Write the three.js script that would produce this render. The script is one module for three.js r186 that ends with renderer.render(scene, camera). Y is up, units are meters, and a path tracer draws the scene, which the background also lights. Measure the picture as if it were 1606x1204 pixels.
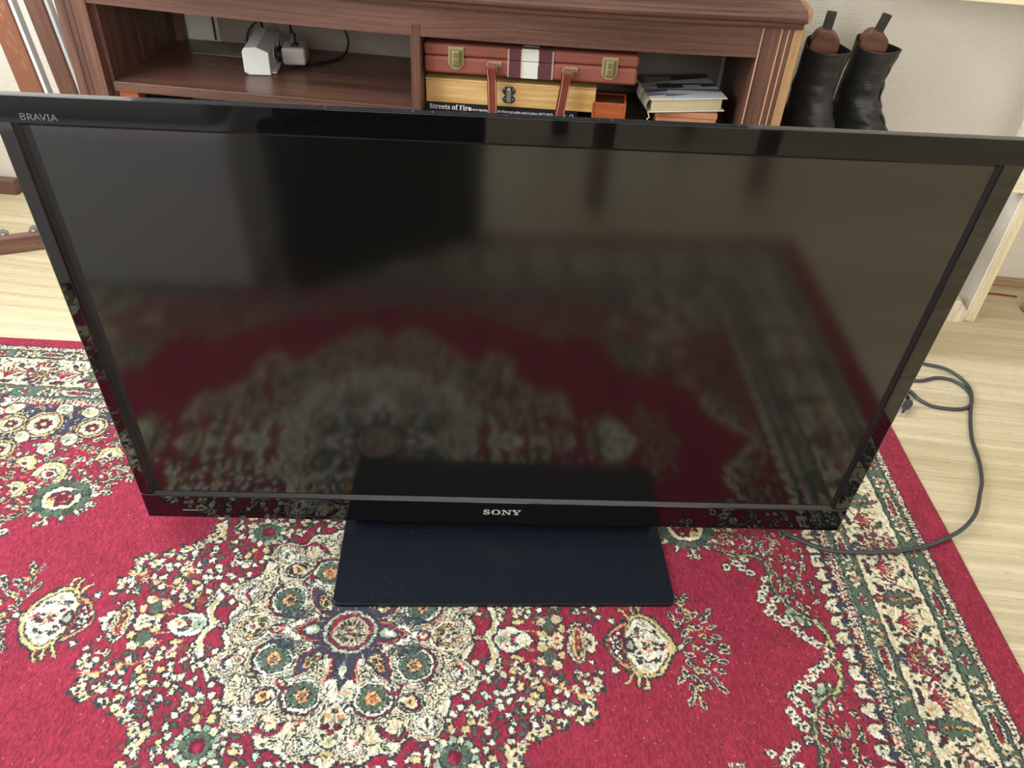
import * as THREE from 'three';
import { RoundedBoxGeometry } from 'three/addons/geometries/RoundedBoxGeometry.js';
import { mergeGeometries, mergeVertices } from 'three/addons/utils/BufferGeometryUtils.js';
import { TextGeometry } from 'three/addons/geometries/TextGeometry.js';
import { FontLoader } from 'three/addons/loaders/FontLoader.js';
import { RectAreaLightUniformsLib } from 'three/addons/lights/RectAreaLightUniformsLib.js';

// ------------------------------------------------------------------ camera, sky, lights, exposure
const scene = new THREE.Scene();
const F = 1248.2;
const camera = new THREE.PerspectiveCamera(2 * Math.atan(602 / F) * 180 / Math.PI, 1606 / 1204, 0.02, 60);
camera.rotation.order = 'YXZ';
camera.position.set(-0.0458, 1.0046, 0.8603);
camera.rotation.set(-0.6707, -0.0583, 0.0656);
const renderer = new THREE.WebGLRenderer();
renderer.toneMapping = THREE.LinearToneMapping;
renderer.toneMappingExposure = 0.88;
renderer.shadowMap.enabled = true;
RectAreaLightUniformsLib.init();
scene.background = new THREE.Color(0.75, 0.85, 1.0);

// the room's frame: s runs along the back wall, y up, d out from the back wall; the room is turned a little against the television
const TH = -0.119429, CT = Math.cos(TH), ST = Math.sin(TH), OZ = -1.030904;
const W3 = (s, y, d) => new THREE.Vector3(s * CT + d * ST, y, OZ - s * ST + d * CT);
const ROOM = { s0: -1.68, s1: 2.5, d1: 4.0, h: 2.55 };
const WIN = { d0: 0.25, d1: 2.15, y0: 0.8, y1: 2.3 };        // window in the left wall
const WIN2 = { s0: -0.3, s1: 1.9, y0: 0.75, y1: 2.3 };       // window in the wall behind the viewer
function areaLight(s, y, d, w, h, toward, color, intensity) {
  const l = new THREE.RectAreaLight(color, intensity, w, h);
  l.position.copy(W3(s, y, d)); scene.add(l); l.lookAt(W3(...toward)); return l;
}
areaLight(ROOM.s0 + 0.02, (WIN.y0 + WIN.y1) / 2, (WIN.d0 + WIN.d1) / 2, WIN.d1 - WIN.d0, WIN.y1 - WIN.y0, [0, (WIN.y0 + WIN.y1) / 2, (WIN.d0 + WIN.d1) / 2], new THREE.Color(0.91, 0.96, 1.0), 13);
areaLight((WIN2.s0 + WIN2.s1) / 2, (WIN2.y0 + WIN2.y1) / 2, ROOM.d1 - 0.02, WIN2.s1 - WIN2.s0, WIN2.y1 - WIN2.y0, [(WIN2.s0 + WIN2.s1) / 2, (WIN2.y0 + WIN2.y1) / 2, 0], new THREE.Color(1.0, 0.97, 0.93), 6);

// ------------------------------------------------------------------ small helpers
const rngOf = (a) => () => { a = (a + 0x6d2b79f5) | 0; let t = Math.imul(a ^ (a >>> 15), 1 | a); t = (t + Math.imul(t ^ (t >>> 7), 61 | t)) ^ t; return ((t ^ (t >>> 14)) >>> 0) / 4294967296; };
const hash = (x, y) => { let h = Math.imul(x | 0, 374761393) ^ Math.imul(y | 0, 668265263); h = Math.imul(h ^ (h >>> 13), 1274126177); return ((h ^ (h >>> 16)) >>> 0) / 4294967296; };
const vnoise = (x, y) => { const i = Math.floor(x), j = Math.floor(y), f = x - i, g = y - j, u = f * f * (3 - 2 * f), v = g * g * (3 - 2 * g);
  return (hash(i, j) * (1 - u) + hash(i + 1, j) * u) * (1 - v) + (hash(i, j + 1) * (1 - u) + hash(i + 1, j + 1) * u) * v; };
const taken = {};
function numbered(n) { if (!(n in taken)) { taken[n] = 0; return n; } taken[n]++; return n + '_' + String(taken[n]).padStart(3, '0'); }
const shade = (o) => { o.traverse((m) => { if (m.isMesh) { m.castShadow = true; m.receiveShadow = true; } }); return o; };
function tag(o, label, category, group) { o.userData.label = label; o.userData.category = category; if (group) o.userData.group = group; return o; }
function thing(name, label, category, [s, y, d] = [0, 0, 0], turn = 0, group) {
  const o = new THREE.Group(); o.name = numbered(name); o.position.copy(W3(s, y, d)); o.rotation.y = TH + turn; scene.add(o);
  o.base = [s, y, d]; return tag(o, label, category, group);
}
function struct(name, g, m) { const o = new THREE.Mesh(g, m); o.name = name; o.userData.kind = 'structure'; scene.add(o); return o; }
function part(name, g, m, parent, label) { const o = new THREE.Mesh(g, m); o.name = name; parent.add(o); if (label) o.userData.label = label; return o; }
// planar uv in metres by the way each face points; grain = axis the pattern's u follows
function uvs(g, grain = 'x', off = 0) {
  if (g.index) g = g.toNonIndexed();
  if (!g.attributes.normal) g.computeVertexNormals();
  const P = g.attributes.position, N = g.attributes.normal, uv = new Float32Array(P.count * 2), a = { x: 0, y: 1, z: 2 }[grain];
  for (let i = 0; i < P.count; i += 3) {
    const n = [0, 0, 0];
    for (let k = 0; k < 3; k++) { n[0] += N.getX(i + k); n[1] += N.getY(i + k); n[2] += N.getZ(i + k); }
    const m = n.map(Math.abs), ax = m[0] > m[1] && m[0] > m[2] ? 0 : m[1] > m[2] ? 1 : 2;
    let [p, q] = [0, 1, 2].filter((k) => k !== ax);
    if (q === a) [p, q] = [q, p];
    for (let k = 0; k < 3; k++) { const c = [P.getX(i + k), P.getY(i + k), P.getZ(i + k)]; uv[(i + k) * 2] = c[p] + off; uv[(i + k) * 2 + 1] = c[q] + off * 0.37 + (ax === a ? 0.21 : 0); }
  }
  g.setAttribute('uv', new THREE.BufferAttribute(uv, 2)); return g;
}
// a box between room coordinates, in the frame of thing t, edges softened by r
function bx(t, s0, s1, y0, y1, d0, d1, r = 0.0015, grain = 'x', off = 0) {
  const w = s1 - s0, h = y1 - y0, l = d1 - d0, g = new RoundedBoxGeometry(w, h, l, 1, Math.min(r, w * .45, h * .45, l * .45));
  const b = t ? t.base : [0, 0, 0]; g.translate((s0 + s1) / 2 - b[0], (y0 + y1) / 2 - b[1], (d0 + d1) / 2 - b[2]); return uvs(g, grain, off);
}
function tube(pts, r, seg = 80, rs = 8, closed = false) { return new THREE.TubeGeometry(new THREE.CatmullRomCurve3(pts.map((p) => new THREE.Vector3(...p)), closed, 'centripetal'), seg, r, rs, closed); }
const lib = (w, h, f, srgb = true) => { // computed texture
  const data = new Uint8Array(w * h * 4);
  for (let y = 0, i = 0; y < h; y++) for (let x = 0; x < w; x++, i += 4) { const c = f(x, y); data[i] = c[0]; data[i + 1] = c[1]; data[i + 2] = c[2]; data[i + 3] = 255; }
  const t = new THREE.DataTexture(data, w, h); t.wrapS = t.wrapT = THREE.RepeatWrapping; t.magFilter = THREE.LinearFilter; t.minFilter = THREE.LinearMipmapLinearFilter;
  if (srgb) t.colorSpace = THREE.SRGBColorSpace; t.needsUpdate = true; return t;
};
const canvasTex = (w, h, draw) => { const c = document.createElement('canvas'); c.width = w; c.height = h; draw(c.getContext('2d'), w, h); const t = new THREE.CanvasTexture(c); t.colorSpace = THREE.SRGBColorSpace; t.anisotropy = 8; return t; };
const per = (x, n) => ((x % n) + n) % n;
const pnoise = (x, y, nx, ny, seed) => { // tiling value noise
  const i = Math.floor(x), j = Math.floor(y), f = x - i, g = y - j, u = f * f * (3 - 2 * f), v = g * g * (3 - 2 * g), H = (a, b) => hash(per(a, nx) + seed * 131, per(b, ny) + seed * 57);
  return (H(i, j) * (1 - u) + H(i + 1, j) * u) * (1 - v) + (H(i, j + 1) * (1 - u) + H(i + 1, j + 1) * u) * v; };
// wood: long grain along u; size in metres covered by the texture
function woodTex(light, dark, seed, { w = 1024, h = 256, lines = 40, contrast = 1, pores = 0.5, size = [0.8, 0.2], dust = 0 } = {}) {
  const t = lib(w, h, (x, y) => {
    const u = x / w, v = y / h;
    const warp = pnoise(u * 4, v * 4, 4, 4, seed) * 0.09 + pnoise(u * 9, v * 10, 9, 10, seed + 1) * 0.02;
    const band = pnoise(u * 2, (v + warp) * lines * .25, 2, lines * .25, seed + 2), fine = pnoise(u * 5, (v + warp) * lines, 5, lines, seed + 3);
    const pore = pnoise(u * 60, v * 190, 60, 190, seed + 4), fib = pnoise(u * 18, v * 120, 18, 120, seed + 5);
    let k = 0.5 * band + 0.35 * fine + 0.2 * fib; k = Math.min(1, Math.max(0, (k - 0.5) * 1.7 * contrast + 0.5));
    const p = pore > 0.8 ? 1 - pores * (pore - 0.8) * 2.2 : 1;
    const sp = dust && hash(x * 3 + seed, y * 7) < dust ? .25 + .5 * hash(x, y + 5) : 0;
    return [0, 1, 2].map((c) => { const v = Math.max(0, Math.min(255, (dark[c] + (light[c] - dark[c]) * k) * p)); return v + (200 - v) * sp; });
  });
  t.repeat.set(1 / size[0], 1 / size[1]); return t;
}
const std = (o) => new THREE.MeshStandardMaterial({ metalness: 0, ...o });
const phy = (o) => new THREE.MeshPhysicalMaterial({ metalness: 0, ...o });
const C = (r, g, b) => new THREE.Color().setRGB(r / 255, g / 255, b / 255, THREE.SRGBColorSpace);

// ------------------------------------------------------------------ materials
const noiseBump = lib(512, 512, (x, y) => { const a = pnoise(x / 4, y / 4, 128, 128, 3) * .6 + pnoise(x / 12, y / 12, 512 / 12 | 0, 42, 4) * .4; const v = a * 255; return [v, v, v]; }, false);
const bumpOf = (rep) => { const t = noiseBump.clone(); t.repeat.set(rep, rep); t.needsUpdate = true; return t; };
const wallBump = lib(512, 512, (x, y) => { const r = 0.5 + 0.5 * Math.sin((y + 3 * pnoise(x / 32, y / 16, 16, 32, 8)) / 512 * Math.PI * 2 * 40); const v = 255 * (0.6 * r + 0.4 * pnoise(x / 3, y / 3, 170, 170, 9)); return [v, v, v]; }, false);
wallBump.repeat.set(1 / 0.18, 1 / 0.18);
const wallMap = lib(256, 256, (x, y) => { const k = 0.97 + 0.03 * pnoise(x / 2, y / 2, 128, 128, 12) - 0.025 * (0.5 + 0.5 * Math.sin(y / 256 * Math.PI * 2 * 20)); return [224 * k, 218 * k, 206 * k]; });
wallMap.repeat.set(1 / 0.09, 1 / 0.09);
const M = {
  wall: std({ map: wallMap, roughness: 0.9, bumpMap: wallBump, bumpScale: 0.0009 }),
  ceiling: std({ color: C(236, 233, 226), roughness: 0.95 }),
  frame: phy({ color: C(238, 238, 234), roughness: 0.4 }),
  glass: phy({ color: 0xffffff, transmission: 1, roughness: 0, ior: 1.5, thickness: 0 }),
  subfloor: std({ color: C(120, 100, 70), roughness: 0.9 }),
  plank: [[212, 199, 168, 1], [207, 193, 161, 2], [216, 204, 175, 3]].map(([r, g, b, s]) => {
    const t = woodTex([r, g, b], [r - 30, g - 32, b - 34], 20 + s, { w: 1024, h: 256, lines: 56, contrast: 0.95, pores: 0.42, size: [1.3, 0.21] });
    return phy({ map: t, roughness: 0.4, specularIntensity: 0.5, bumpMap: bumpOf(6), bumpScale: 0.0001 }); }),
  baseboard: phy({ map: woodTex([162, 132, 104], [132, 104, 80], 31), roughness: 0.45 }),
  walnut: phy({ map: woodTex([114, 79, 65], [72, 47, 39], 41, { contrast: 0.95, lines: 64 }), roughness: 0.42, bumpMap: bumpOf(9), bumpScale: 0.00012 }),
  shelfWood: phy({ map: woodTex([114, 79, 65], [72, 47, 39], 42, { contrast: 0.8, lines: 64, dust: 0.004 }), roughness: 0.3, bumpMap: bumpOf(9), bumpScale: 0.0001 }),
  rawPine: std({ map: woodTex([182, 146, 102], [142, 108, 70], 44), roughness: 0.6 }),
  orangePine: phy({ map: woodTex([184, 100, 56], [158, 78, 42], 45), roughness: 0.45 }),
  hardboard: std({ color: C(150, 138, 124), roughness: 0.85, bumpMap: bumpOf(20), bumpScale: 0.0001 }),
  bead: phy({ color: C(190, 146, 118), roughness: 0.4 }),
  groove: std({ color: C(48, 26, 20), roughness: 0.8 }),
  deskPine: std({ map: woodTex([226, 215, 186], [202, 187, 152], 46, { contrast: 0.9 }), roughness: 0.6 }),
  deskWhite: std({ map: woodTex([244, 241, 232], [234, 229, 216], 47, { contrast: 0.6 }), roughness: 0.7 }),
  chairWood: phy({ map: woodTex([126, 92, 76], [94, 64, 52], 48), roughness: 0.42 }),
  chairWorn: phy({ map: canvasTex(256, 256, (x) => { const r = rngOf(5); x.fillStyle = 'rgb(128,82,64)'; x.fillRect(0, 0, 256, 256); for (let i = 0; i < 900; i++) { x.fillStyle = `rgba(${100 + r() * 30},${54 + r() * 20},38,.35)`; x.fillRect(r() * 256, r() * 256, 1.5, 10 + r() * 40); } for (let i = 0; i < 26; i++) { x.fillStyle = `rgba(206,150,118,${.3 + r() * .4})`; x.beginPath(); x.ellipse(60 + r() * 150, 10 + r() * 120, 1.5 + r() * 2, 3 + r() * 6, -.2, 0, 7); x.fill(); } }), roughness: 0.45 }),
  paleStrip: std({ color: C(206, 212, 212), roughness: 0.7 }),
  greyMetal: phy({ color: C(150, 152, 150), roughness: 0.35, metalness: 0.8 }),
  whitePlastic: phy({ color: C(226, 226, 220), roughness: 0.38 }),
  greyPlastic: phy({ color: C(176, 170, 160), roughness: 0.42 }),
  blackPlastic: phy({ color: C(24, 24, 26), roughness: 0.45 }),
  cord: phy({ color: C(58, 62, 64), roughness: 0.42 }),
  redCord: phy({ color: C(130, 24, 30), roughness: 0.5 }),
  steel: phy({ color: C(190, 198, 200), roughness: 0.3, metalness: 0.55 }),
  brass: phy({ color: C(186, 172, 126), roughness: 0.4, metalness: 0.5 }),
  brassDark: phy({ color: C(136, 126, 90), roughness: 0.45, metalness: 0.5 }),
  nickel: phy({ color: C(150, 150, 146), roughness: 0.3, metalness: 0.9 }),
  caseRed: std({ map: lib(128, 128, (x, y) => { const k = .93 + .1 * pnoise(x / 2, y / 2, 64, 64, 61); return [140 * k, 76 * k, 62 * k]; }), roughness: 0.55, bumpMap: bumpOf(30), bumpScale: 0.0001 }),
  caseMaroon: std({ color: C(84, 44, 50), roughness: 0.6 }),
  caseWhite: std({ map: lib(64, 64, (x, y) => { const k = .93 + .09 * pnoise(x / 2, y / 2, 32, 32, 62); return [214 * k, 214 * k, 204 * k]; }), roughness: 0.6 }),
  thread: std({ color: C(226, 196, 184), roughness: 0.8 }),
  strap: phy({ map: lib(128, 128, (x, y) => { const k = .88 + .16 * pnoise(x / 6, y / 3, 21, 42, 63); return [116 * k, 56 * k, 40 * k]; }), roughness: 0.4 }),
  strapEdge: std({ color: C(214, 170, 140), roughness: 0.6 }),
  boxPine: phy({ map: woodTex([230, 196, 136], [200, 154, 92], 49, { contrast: 1.35, lines: 20, pores: 0.2, size: [0.45, 0.12] }), roughness: 0.42 }),
  boxTan: phy({ map: woodTex([206, 150, 112], [172, 112, 78], 50, { size: [0.3, 0.1] }), roughness: 0.5 }),
  leather: phy({ color: C(30, 30, 31), roughness: 0.42, bumpMap: bumpOf(8), bumpScale: 0.0005 }),
  leatherIn: std({ color: C(26, 22, 22), roughness: 0.85 }),
  treeWood: phy({ map: woodTex([106, 64, 42], [70, 40, 26], 51, { size: [0.12, 0.08] }), roughness: 0.4 }),
  greyFabric: std({ color: C(226, 226, 225), roughness: 0.95, bumpMap: bumpOf(40), bumpScale: 0.0008 }),
  darkFabric: std({ color: C(26, 26, 28), roughness: 0.95, bumpMap: bumpOf(40), bumpScale: 0.0008 }),
};

// ------------------------------------------------------------------ structure: floor, walls, ceiling, windows
function fix(o) { o.position.copy(W3(0, 0, 0)); o.rotation.y = TH; return o; }
{
  const fl = new THREE.Group(); fl.name = 'floor'; fl.userData.kind = 'structure'; fix(fl); scene.add(fl);
  part('subfloor', bx(null, ROOM.s0 - .15, ROOM.s1 + .15, -0.12, -0.009, -0.15, ROOM.d1 + .15), M.subfloor, fl);
  const pw = 0.193, pl = 2.2, r = rngOf(11);
  let row = 0;
  for (let d = -0.02; d < ROOM.d1; d += pw, row++) {
    let s = ROOM.s0 - ((row * 0.07) % .2) * pl;
    for (; s < ROOM.s1; s += pl) {
      const a = Math.max(s, ROOM.s0), b = Math.min(s + pl, ROOM.s1); if (b - a < 0.03) continue;
      part('plank', bx(null, a + .0002, b - .0002, -0.009, 0, d + .0002, Math.min(d + pw, ROOM.d1) - .0002, .0004, 'x', r() * 7), M.plank[(r() * 3) | 0], fl);
    }
  }
  const wall = (name, g) => fix(struct(name, g, M.wall));
  wall('wall_back', bx(null, ROOM.s0 - .2, ROOM.s1 + .2, -.1, ROOM.h, -.2, 0));
  wall('wall_right', bx(null, ROOM.s1, ROOM.s1 + .2, -.1, ROOM.h, 0, ROOM.d1));
  wall('wall_left', mergeGeometries([
    bx(null, ROOM.s0 - .2, ROOM.s0, -.1, WIN.y0, 0, ROOM.d1), bx(null, ROOM.s0 - .2, ROOM.s0, WIN.y1, ROOM.h, 0, ROOM.d1),
    bx(null, ROOM.s0 - .2, ROOM.s0, WIN.y0, WIN.y1, 0, WIN.d0), bx(null, ROOM.s0 - .2, ROOM.s0, WIN.y0, WIN.y1, WIN.d1, ROOM.d1)]));
  wall('wall_front', mergeGeometries([
    bx(null, ROOM.s0 - .2, ROOM.s1 + .2, -.1, WIN2.y0, ROOM.d1, ROOM.d1 + .2), bx(null, ROOM.s0 - .2, ROOM.s1 + .2, WIN2.y1, ROOM.h, ROOM.d1, ROOM.d1 + .2),
    bx(null, ROOM.s0 - .2, WIN2.s0, WIN2.y0, WIN2.y1, ROOM.d1, ROOM.d1 + .2), bx(null, WIN2.s1, ROOM.s1 + .2, WIN2.y0, WIN2.y1, ROOM.d1, ROOM.d1 + .2)]));
  fix(struct('ceiling', bx(null, ROOM.s0 - .2, ROOM.s1 + .2, ROOM.h, ROOM.h + .15, -.2, ROOM.d1 + .2), M.ceiling));
  const window = (n, along) => {
    const w = new THREE.Group(); w.name = 'window_' + n; w.userData.kind = 'structure'; fix(w); scene.add(w);
    const b = (a0, a1, y0, y1, t0, t1) => (along ? bx(null, a0, a1, y0, y1, ROOM.d1 + t0, ROOM.d1 + t1, .004) : bx(null, ROOM.s0 - t1, ROOM.s0 - t0, y0, y1, a0, a1, .004));
    const [a0, a1, y0, y1] = along ? [WIN2.s0, WIN2.s1, WIN2.y0, WIN2.y1] : [WIN.d0, WIN.d1, WIN.y0, WIN.y1], m = (a0 + a1) / 2;
    part('window_frame', mergeGeometries([b(a0, a1, y0, y0 + .06, .06, .12), b(a0, a1, y1 - .06, y1, .06, .12), b(a0, a0 + .06, y0 + .06, y1 - .06, .06, .12), b(a1 - .06, a1, y0 + .06, y1 - .06, .06, .12), b(m - .04, m + .04, y0 + .06, y1 - .06, .06, .12)]), M.frame, w);
    part('pane', b(a0 + .06, m - .04, y0 + .06, y1 - .06, .085, .09), M.glass, w); part('pane', b(m + .04, a1 - .06, y0 + .06, y1 - .06, .085, .09), M.glass, w);
    part('window_sill', b(a0 - .03, a1 + .03, y0 - .03, y0, -.06, .06), M.frame, w);
  };
  window(1, false); window(2, true);
  fix(struct('baseboard_back', bx(null, -.9, ROOM.s1, 0, 0.022, 0, 0.012, .003), M.baseboard));
  fix(struct('baseboard_left', bx(null, ROOM.s0, ROOM.s0 + .012, 0, 0.022, 0.012, ROOM.d1, .003, 'z'), M.baseboard));
  fix(struct('baseboard_right', bx(null, ROOM.s1 - .012, ROOM.s1, 0, 0.022, 0.012, ROOM.d1, .003, 'z'), M.baseboard));
}

// ------------------------------------------------------------------ rug: a machine-woven medallion carpet, drawn in millimetres from its centre
const RUG = { hu: 972, hv: 661, x: -0.2073, z: 0.192, yaw: -0.0374, top: 0.0046 };
{
  const K = 1.05, CW = Math.round(RUG.hu * 2 * K), CH = Math.round(RUG.hv * 2 * K);
  const cv = document.createElement('canvas'); cv.width = CW; cv.height = CH; const g = cv.getContext('2d');
  const red = '#9c3449', maroon = '#70293a', cream = '#e6debf', white = '#f0ebd8', yel = '#dcc78f', peach = '#dc9f78', green = '#5c6f5f', lgreen = '#a2b5a0', dark = '#3d4546', navy = '#484a5c', brown = '#8a5148';
  let r = rngOf(77);
  const quad = (f, seed = 77) => { for (const [a, b] of [[1, 1], [-1, 1], [1, -1], [-1, -1]]) { r = rngOf(seed); g.save(); g.setTransform(K * a, 0, 0, K * b, CW / 2, CH / 2); g.beginPath(); g.rect(-.7, -.7, 2000, 2000); g.clip(); f(); g.restore(); } g.setTransform(K, 0, 0, K, CW / 2, CH / 2); };
  const el = (u, v, a, b, c, t = 0) => { g.fillStyle = c; g.beginPath(); g.ellipse(u, v, a, b, t, 0, 7); g.fill(); };
  const ring = (u, v, a, b, w, c, t = 0, s0 = 0, s1 = 7) => { g.strokeStyle = c; g.lineWidth = w; g.beginPath(); g.ellipse(u, v, a, b, t, s0, s1); g.stroke(); };
  const ln = (pts, w, c) => { g.strokeStyle = c; g.lineWidth = w; g.lineCap = g.lineJoin = 'round'; g.beginPath(); g.moveTo(...pts[0]);
    if (pts.length === 2) g.lineTo(...pts[1]); else { for (let i = 1; i < pts.length - 1; i++) { const m = i === pts.length - 2 ? pts[i + 1] : [(pts[i][0] + pts[i + 1][0]) / 2, (pts[i][1] + pts[i + 1][1]) / 2]; g.quadraticCurveTo(...pts[i], ...m); } } g.stroke(); };
  const poly = (pts, c) => { g.fillStyle = c; g.beginPath(); pts.forEach((p, i) => (i ? g.lineTo(...p) : g.moveTo(...p))); g.closePath(); g.fill(); };
  const rect = (u, v, c) => { g.fillStyle = c; g.fillRect(-u, -v, 2 * u, 2 * v); };
  const blob = (u, v, s, c, o = dark, t = r() * 3) => { if (o) el(u, v, s * .62 + 1.6, s * .5 + 1.6, o, t); el(u, v, s * .62, s * .5, c, t); };
  const leaf = (u, v, l, w, t, c, o = cream) => { g.save(); g.translate(u, v); g.rotate(t); for (const [k, col] of [[2.4, o], [0, c]]) { g.fillStyle = col; g.beginPath(); g.moveTo(-l / 2 - k, 0); g.quadraticCurveTo(-l * .1, -w / 2 - k * 1.4, l / 2 + k, 0); g.quadraticCurveTo(-l * .1, w / 2 + k * 1.4, -l / 2 - k, 0); g.fill(); } g.restore(); };
  const flower = (u, v, R, n, pet, core, o = dark, t0 = 0) => { for (const [k, c] of o ? [[1.8, o], [0, pet]] : [[0, pet]]) for (let i = 0; i < n; i++) { const a = t0 + i * 2 * Math.PI / n; el(u + Math.cos(a) * R * .6, v + Math.sin(a) * R * .6, R * .42 + k, R * .3 + k, c, a); } el(u, v, R * .36, R * .36, core); };
  const bud = (u, v, s = 5, t = r() * 6.3) => { leaf(u, v, s * 2, s * 1.5, t, dark, cream); };
  const at = (u, v, t, f, sx = 1, sy = 1) => { g.save(); g.translate(u, v); g.rotate(t); g.scale(sx, sy); f(); g.restore(); };
  g.setTransform(K, 0, 0, K, CW / 2, CH / 2);

  // bands from the edge inwards
  const B = [[972, 661, red], [920, 631, dark], [918.5, 629, maroon], [907, 618, dark], [905, 616, green], [877, 594, dark], [874, 591, cream], [792, 509, brown], [789, 506, green], [760, 477, dark], [758.5, 475.5, lgreen], [756.5, 473.5, dark], [755, 472, maroon], [737, 456, red]];
  for (const b of B) rect(...b);
  // a run of motifs along the two ends (turned) and the two sides; f(k) draws at a point with x along the band and y outwards
  const run = (eu, sv, pitch, phase, phaseSide, f) => quad(() => {
    for (let v = phase; v < sv + pitch; v += pitch) if (v <= sv + 2) at(eu, v, -Math.PI / 2, () => f(r), -1, 1);
    for (let u = phaseSide; u < eu; u += pitch) if (u <= eu + 2) at(u, sv, 0, () => f(r));
  }, 5);
  const fleck = () => { el(-1.6, 0, 2.6, 2.7, r() > .5 ? cream : white, .5); el(1.9, r() * 3 - 1.5, 1.7, 2.2, r() > .45 ? dark : peach); el(r() * 3 - 1.5, r() * 6 - 3, 1.6, 1.5, r() > .5 ? white : r() > .4 ? maroon : dark); };
  run(915.5, 626.5, 6.6, 2, 2, fleck); run(910.5, 621.5, 6.9, 5, 5, fleck); run(752, 469.5, 7.6, 3, 3, fleck); run(746, 464, 7.2, 6, 6, fleck); run(740, 459, 8.0, 1, 1, fleck);
  // guard bands: cartouches, small flowers and sprigs on green
  const cart = () => { ring(0, 0, 26, 6.6, 2.6, cream); el(0, 0, 24, 5, brown); for (let i = -2; i <= 2; i++) { el(i * 9, 0, 4.4, 3, i % 2 ? red : '#a83a40'); el(i * 9 + 4.5, 0, 1.5, 1.2, yel); } for (let i = -5; i <= 5; i++) { el(i * 5, (i % 2 ? 1 : -1) * 6.6, 1.6, 1.6, white); } };
  const small = () => { flower(0, 0, 9, 6, brown, red, null); for (let i = 0; i < 5; i++) el(Math.cos(i * 1.26) * 9, Math.sin(i * 1.26) * 7, 2.4, 1.8, white, i); };
  const sprig = () => { ln([[-14, 9], [-3, 3], [4, -4], [11, -9]], 2.2, dark); for (const [a, b, c] of [[-9, 4, cream], [-2, -6, yel], [6, 3, cream], [10, -8, white], [2, 8, peach], [-13, -3, cream]]) el(a, b, 4, 2.6, c, .8); el(0, 0, 2, 2, red); };
  const dot = () => { el(0, 0, 4.6, 4.6, cream); el(0, 0, 2.2, 2.2, red); };
  for (const [eu, sv, ph] of [[891.5, 605, 101], [774.5, 491.5, 0]]) {
    run(eu, sv, 202, ph, ph, cart); run(eu, sv, 202, 101 - ph, 101 - ph, small); run(eu, sv, 101, 50.5 + 10, 50.5 + 10, sprig); run(eu, sv, 101, 50.5 - 12, 50.5 - 12, sprig); run(eu, sv, 101, 33, 68, dot); run(eu, sv, 101, 66, 35, dot);
  }
  // main cream border
  const pal = () => {                                          // palmette: x along the band, y outwards
    for (let i = 0; i < 22; i++) { const a = i / 22 * 6.283; el(Math.cos(a) * 30, Math.sin(a) * 38, 4, 2.6, i % 2 ? green : lgreen, a); }
    el(0, 0, 28, 36, cream); ring(0, 0, 26, 34, 1.6, dark);
    for (let i = 0; i < 12; i++) { const a = i / 12 * 6.283; ln([[Math.cos(a) * 13, Math.sin(a) * 15], [Math.cos(a + .1) * 23, Math.sin(a + .1) * 30]], 6.4, red); ln([[Math.cos(a) * 15, Math.sin(a) * 17], [Math.cos(a + .05) * 21, Math.sin(a + .05) * 27]], 1.3, peach); }
    el(0, -2, 11, 13, yel); flower(0, -2, 10, 6, green, red, null); for (const q of [-7, 0, 7]) el(q, 14 - Math.abs(q) * .4, 3.4, 4.4, white);
    for (const [a, b] of [[-7, -32], [7, -32], [0, -40]]) el(a, b, 4.4, 4.4, navy); for (const q of [-1, 1]) ln([[q * 22, 26], [q * 15, 37], [q * 4, 42]], 2, lgreen);
  };
  const star = () => {
    for (let i = 0; i < 8; i++) { const a = i / 8 * 6.283 + .2; el(Math.cos(a) * 13, Math.sin(a) * 21, 6.4, 7, dark, a); } for (let i = 0; i < 8; i++) { const a = i / 8 * 6.283 + .2; el(Math.cos(a) * 13, Math.sin(a) * 21, 4.8, 5.6, green, a); }
    el(0, 0, 12, 22, green); ln([[0, -15], [0, 15]], 4, yel); for (const q of [-11, -3, 6]) ring(0, q, 2.6, 4, 1.4, '#c4584c'); el(0, 29, 5, 8, dark); ln([[0, 23], [0, 33]], 3, '#d0604c');
    flower(0, -31, 9, 5, red, peach, dark);
  };
  const lily = () => { for (let i = -3; i <= 3; i++) ln([[i * 1.2, -20 + Math.abs(i) * 3], [i * 4.2, -6], [i * 7.2, 12 - Math.abs(i) * 4]], 3.4, i % 2 ? red : '#b4374a'); for (let i = -3; i <= 3; i++) ln([[i * 3, -2], [i * 5.6, 8]], 1.2, peach); el(0, -30, 6, 5, maroon); el(9, -32, 4, 4, dark); el(-13, 19, 7, 5, green, .7); };
  const branch = () => { ln([[-18, 22], [-8, 4], [2, -8], [4, -26]], 2.2, maroon); ln([[-8, 4], [8, 10]], 4, red); ln([[-8, 4], [-12, -10]], 4, red); ln([[2, -8], [14, -14]], 4, red); el(14, 22, 9, 5, green, .6); el(14, 24, 7, 3, dark, .6); el(-18, -22, 7, 6, maroon); el(-14, -26, 4, 4, dark); el(16, -30, 6, 5, dark); el(-20, 26, 4, 4, red); };
  run(833, 550, 208, 0, 77, pal); run(833, 550, 208, 104, 181, star); run(833, 550, 104, 62, 35, (q) => lily()); run(833, 550, 104, 36, 9 + 104, (q) => branch());
  quad(() => { for (let i = 0; i < 240; i++) { const u = 796 + r() * 74, v = r() * 500, s = r(); el(u, v, 1.4 + s * 1.6, 1.4 + r() * 2, [red, green, maroon, dark, '#c8b98c'][(r() * 5) | 0], r() * 3); } for (let i = 0; i < 330; i++) { const v = 513 + r() * 74, u = r() * 860; el(u, v, 1.4 + r() * 1.6, 1.4 + r() * 2, [red, green, maroon, dark, '#c8b98c'][(r() * 5) | 0], r() * 3); } el(833, 550, 30, 30, cream); at(833, 550, -.78, pal, .9, .9); });
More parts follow.
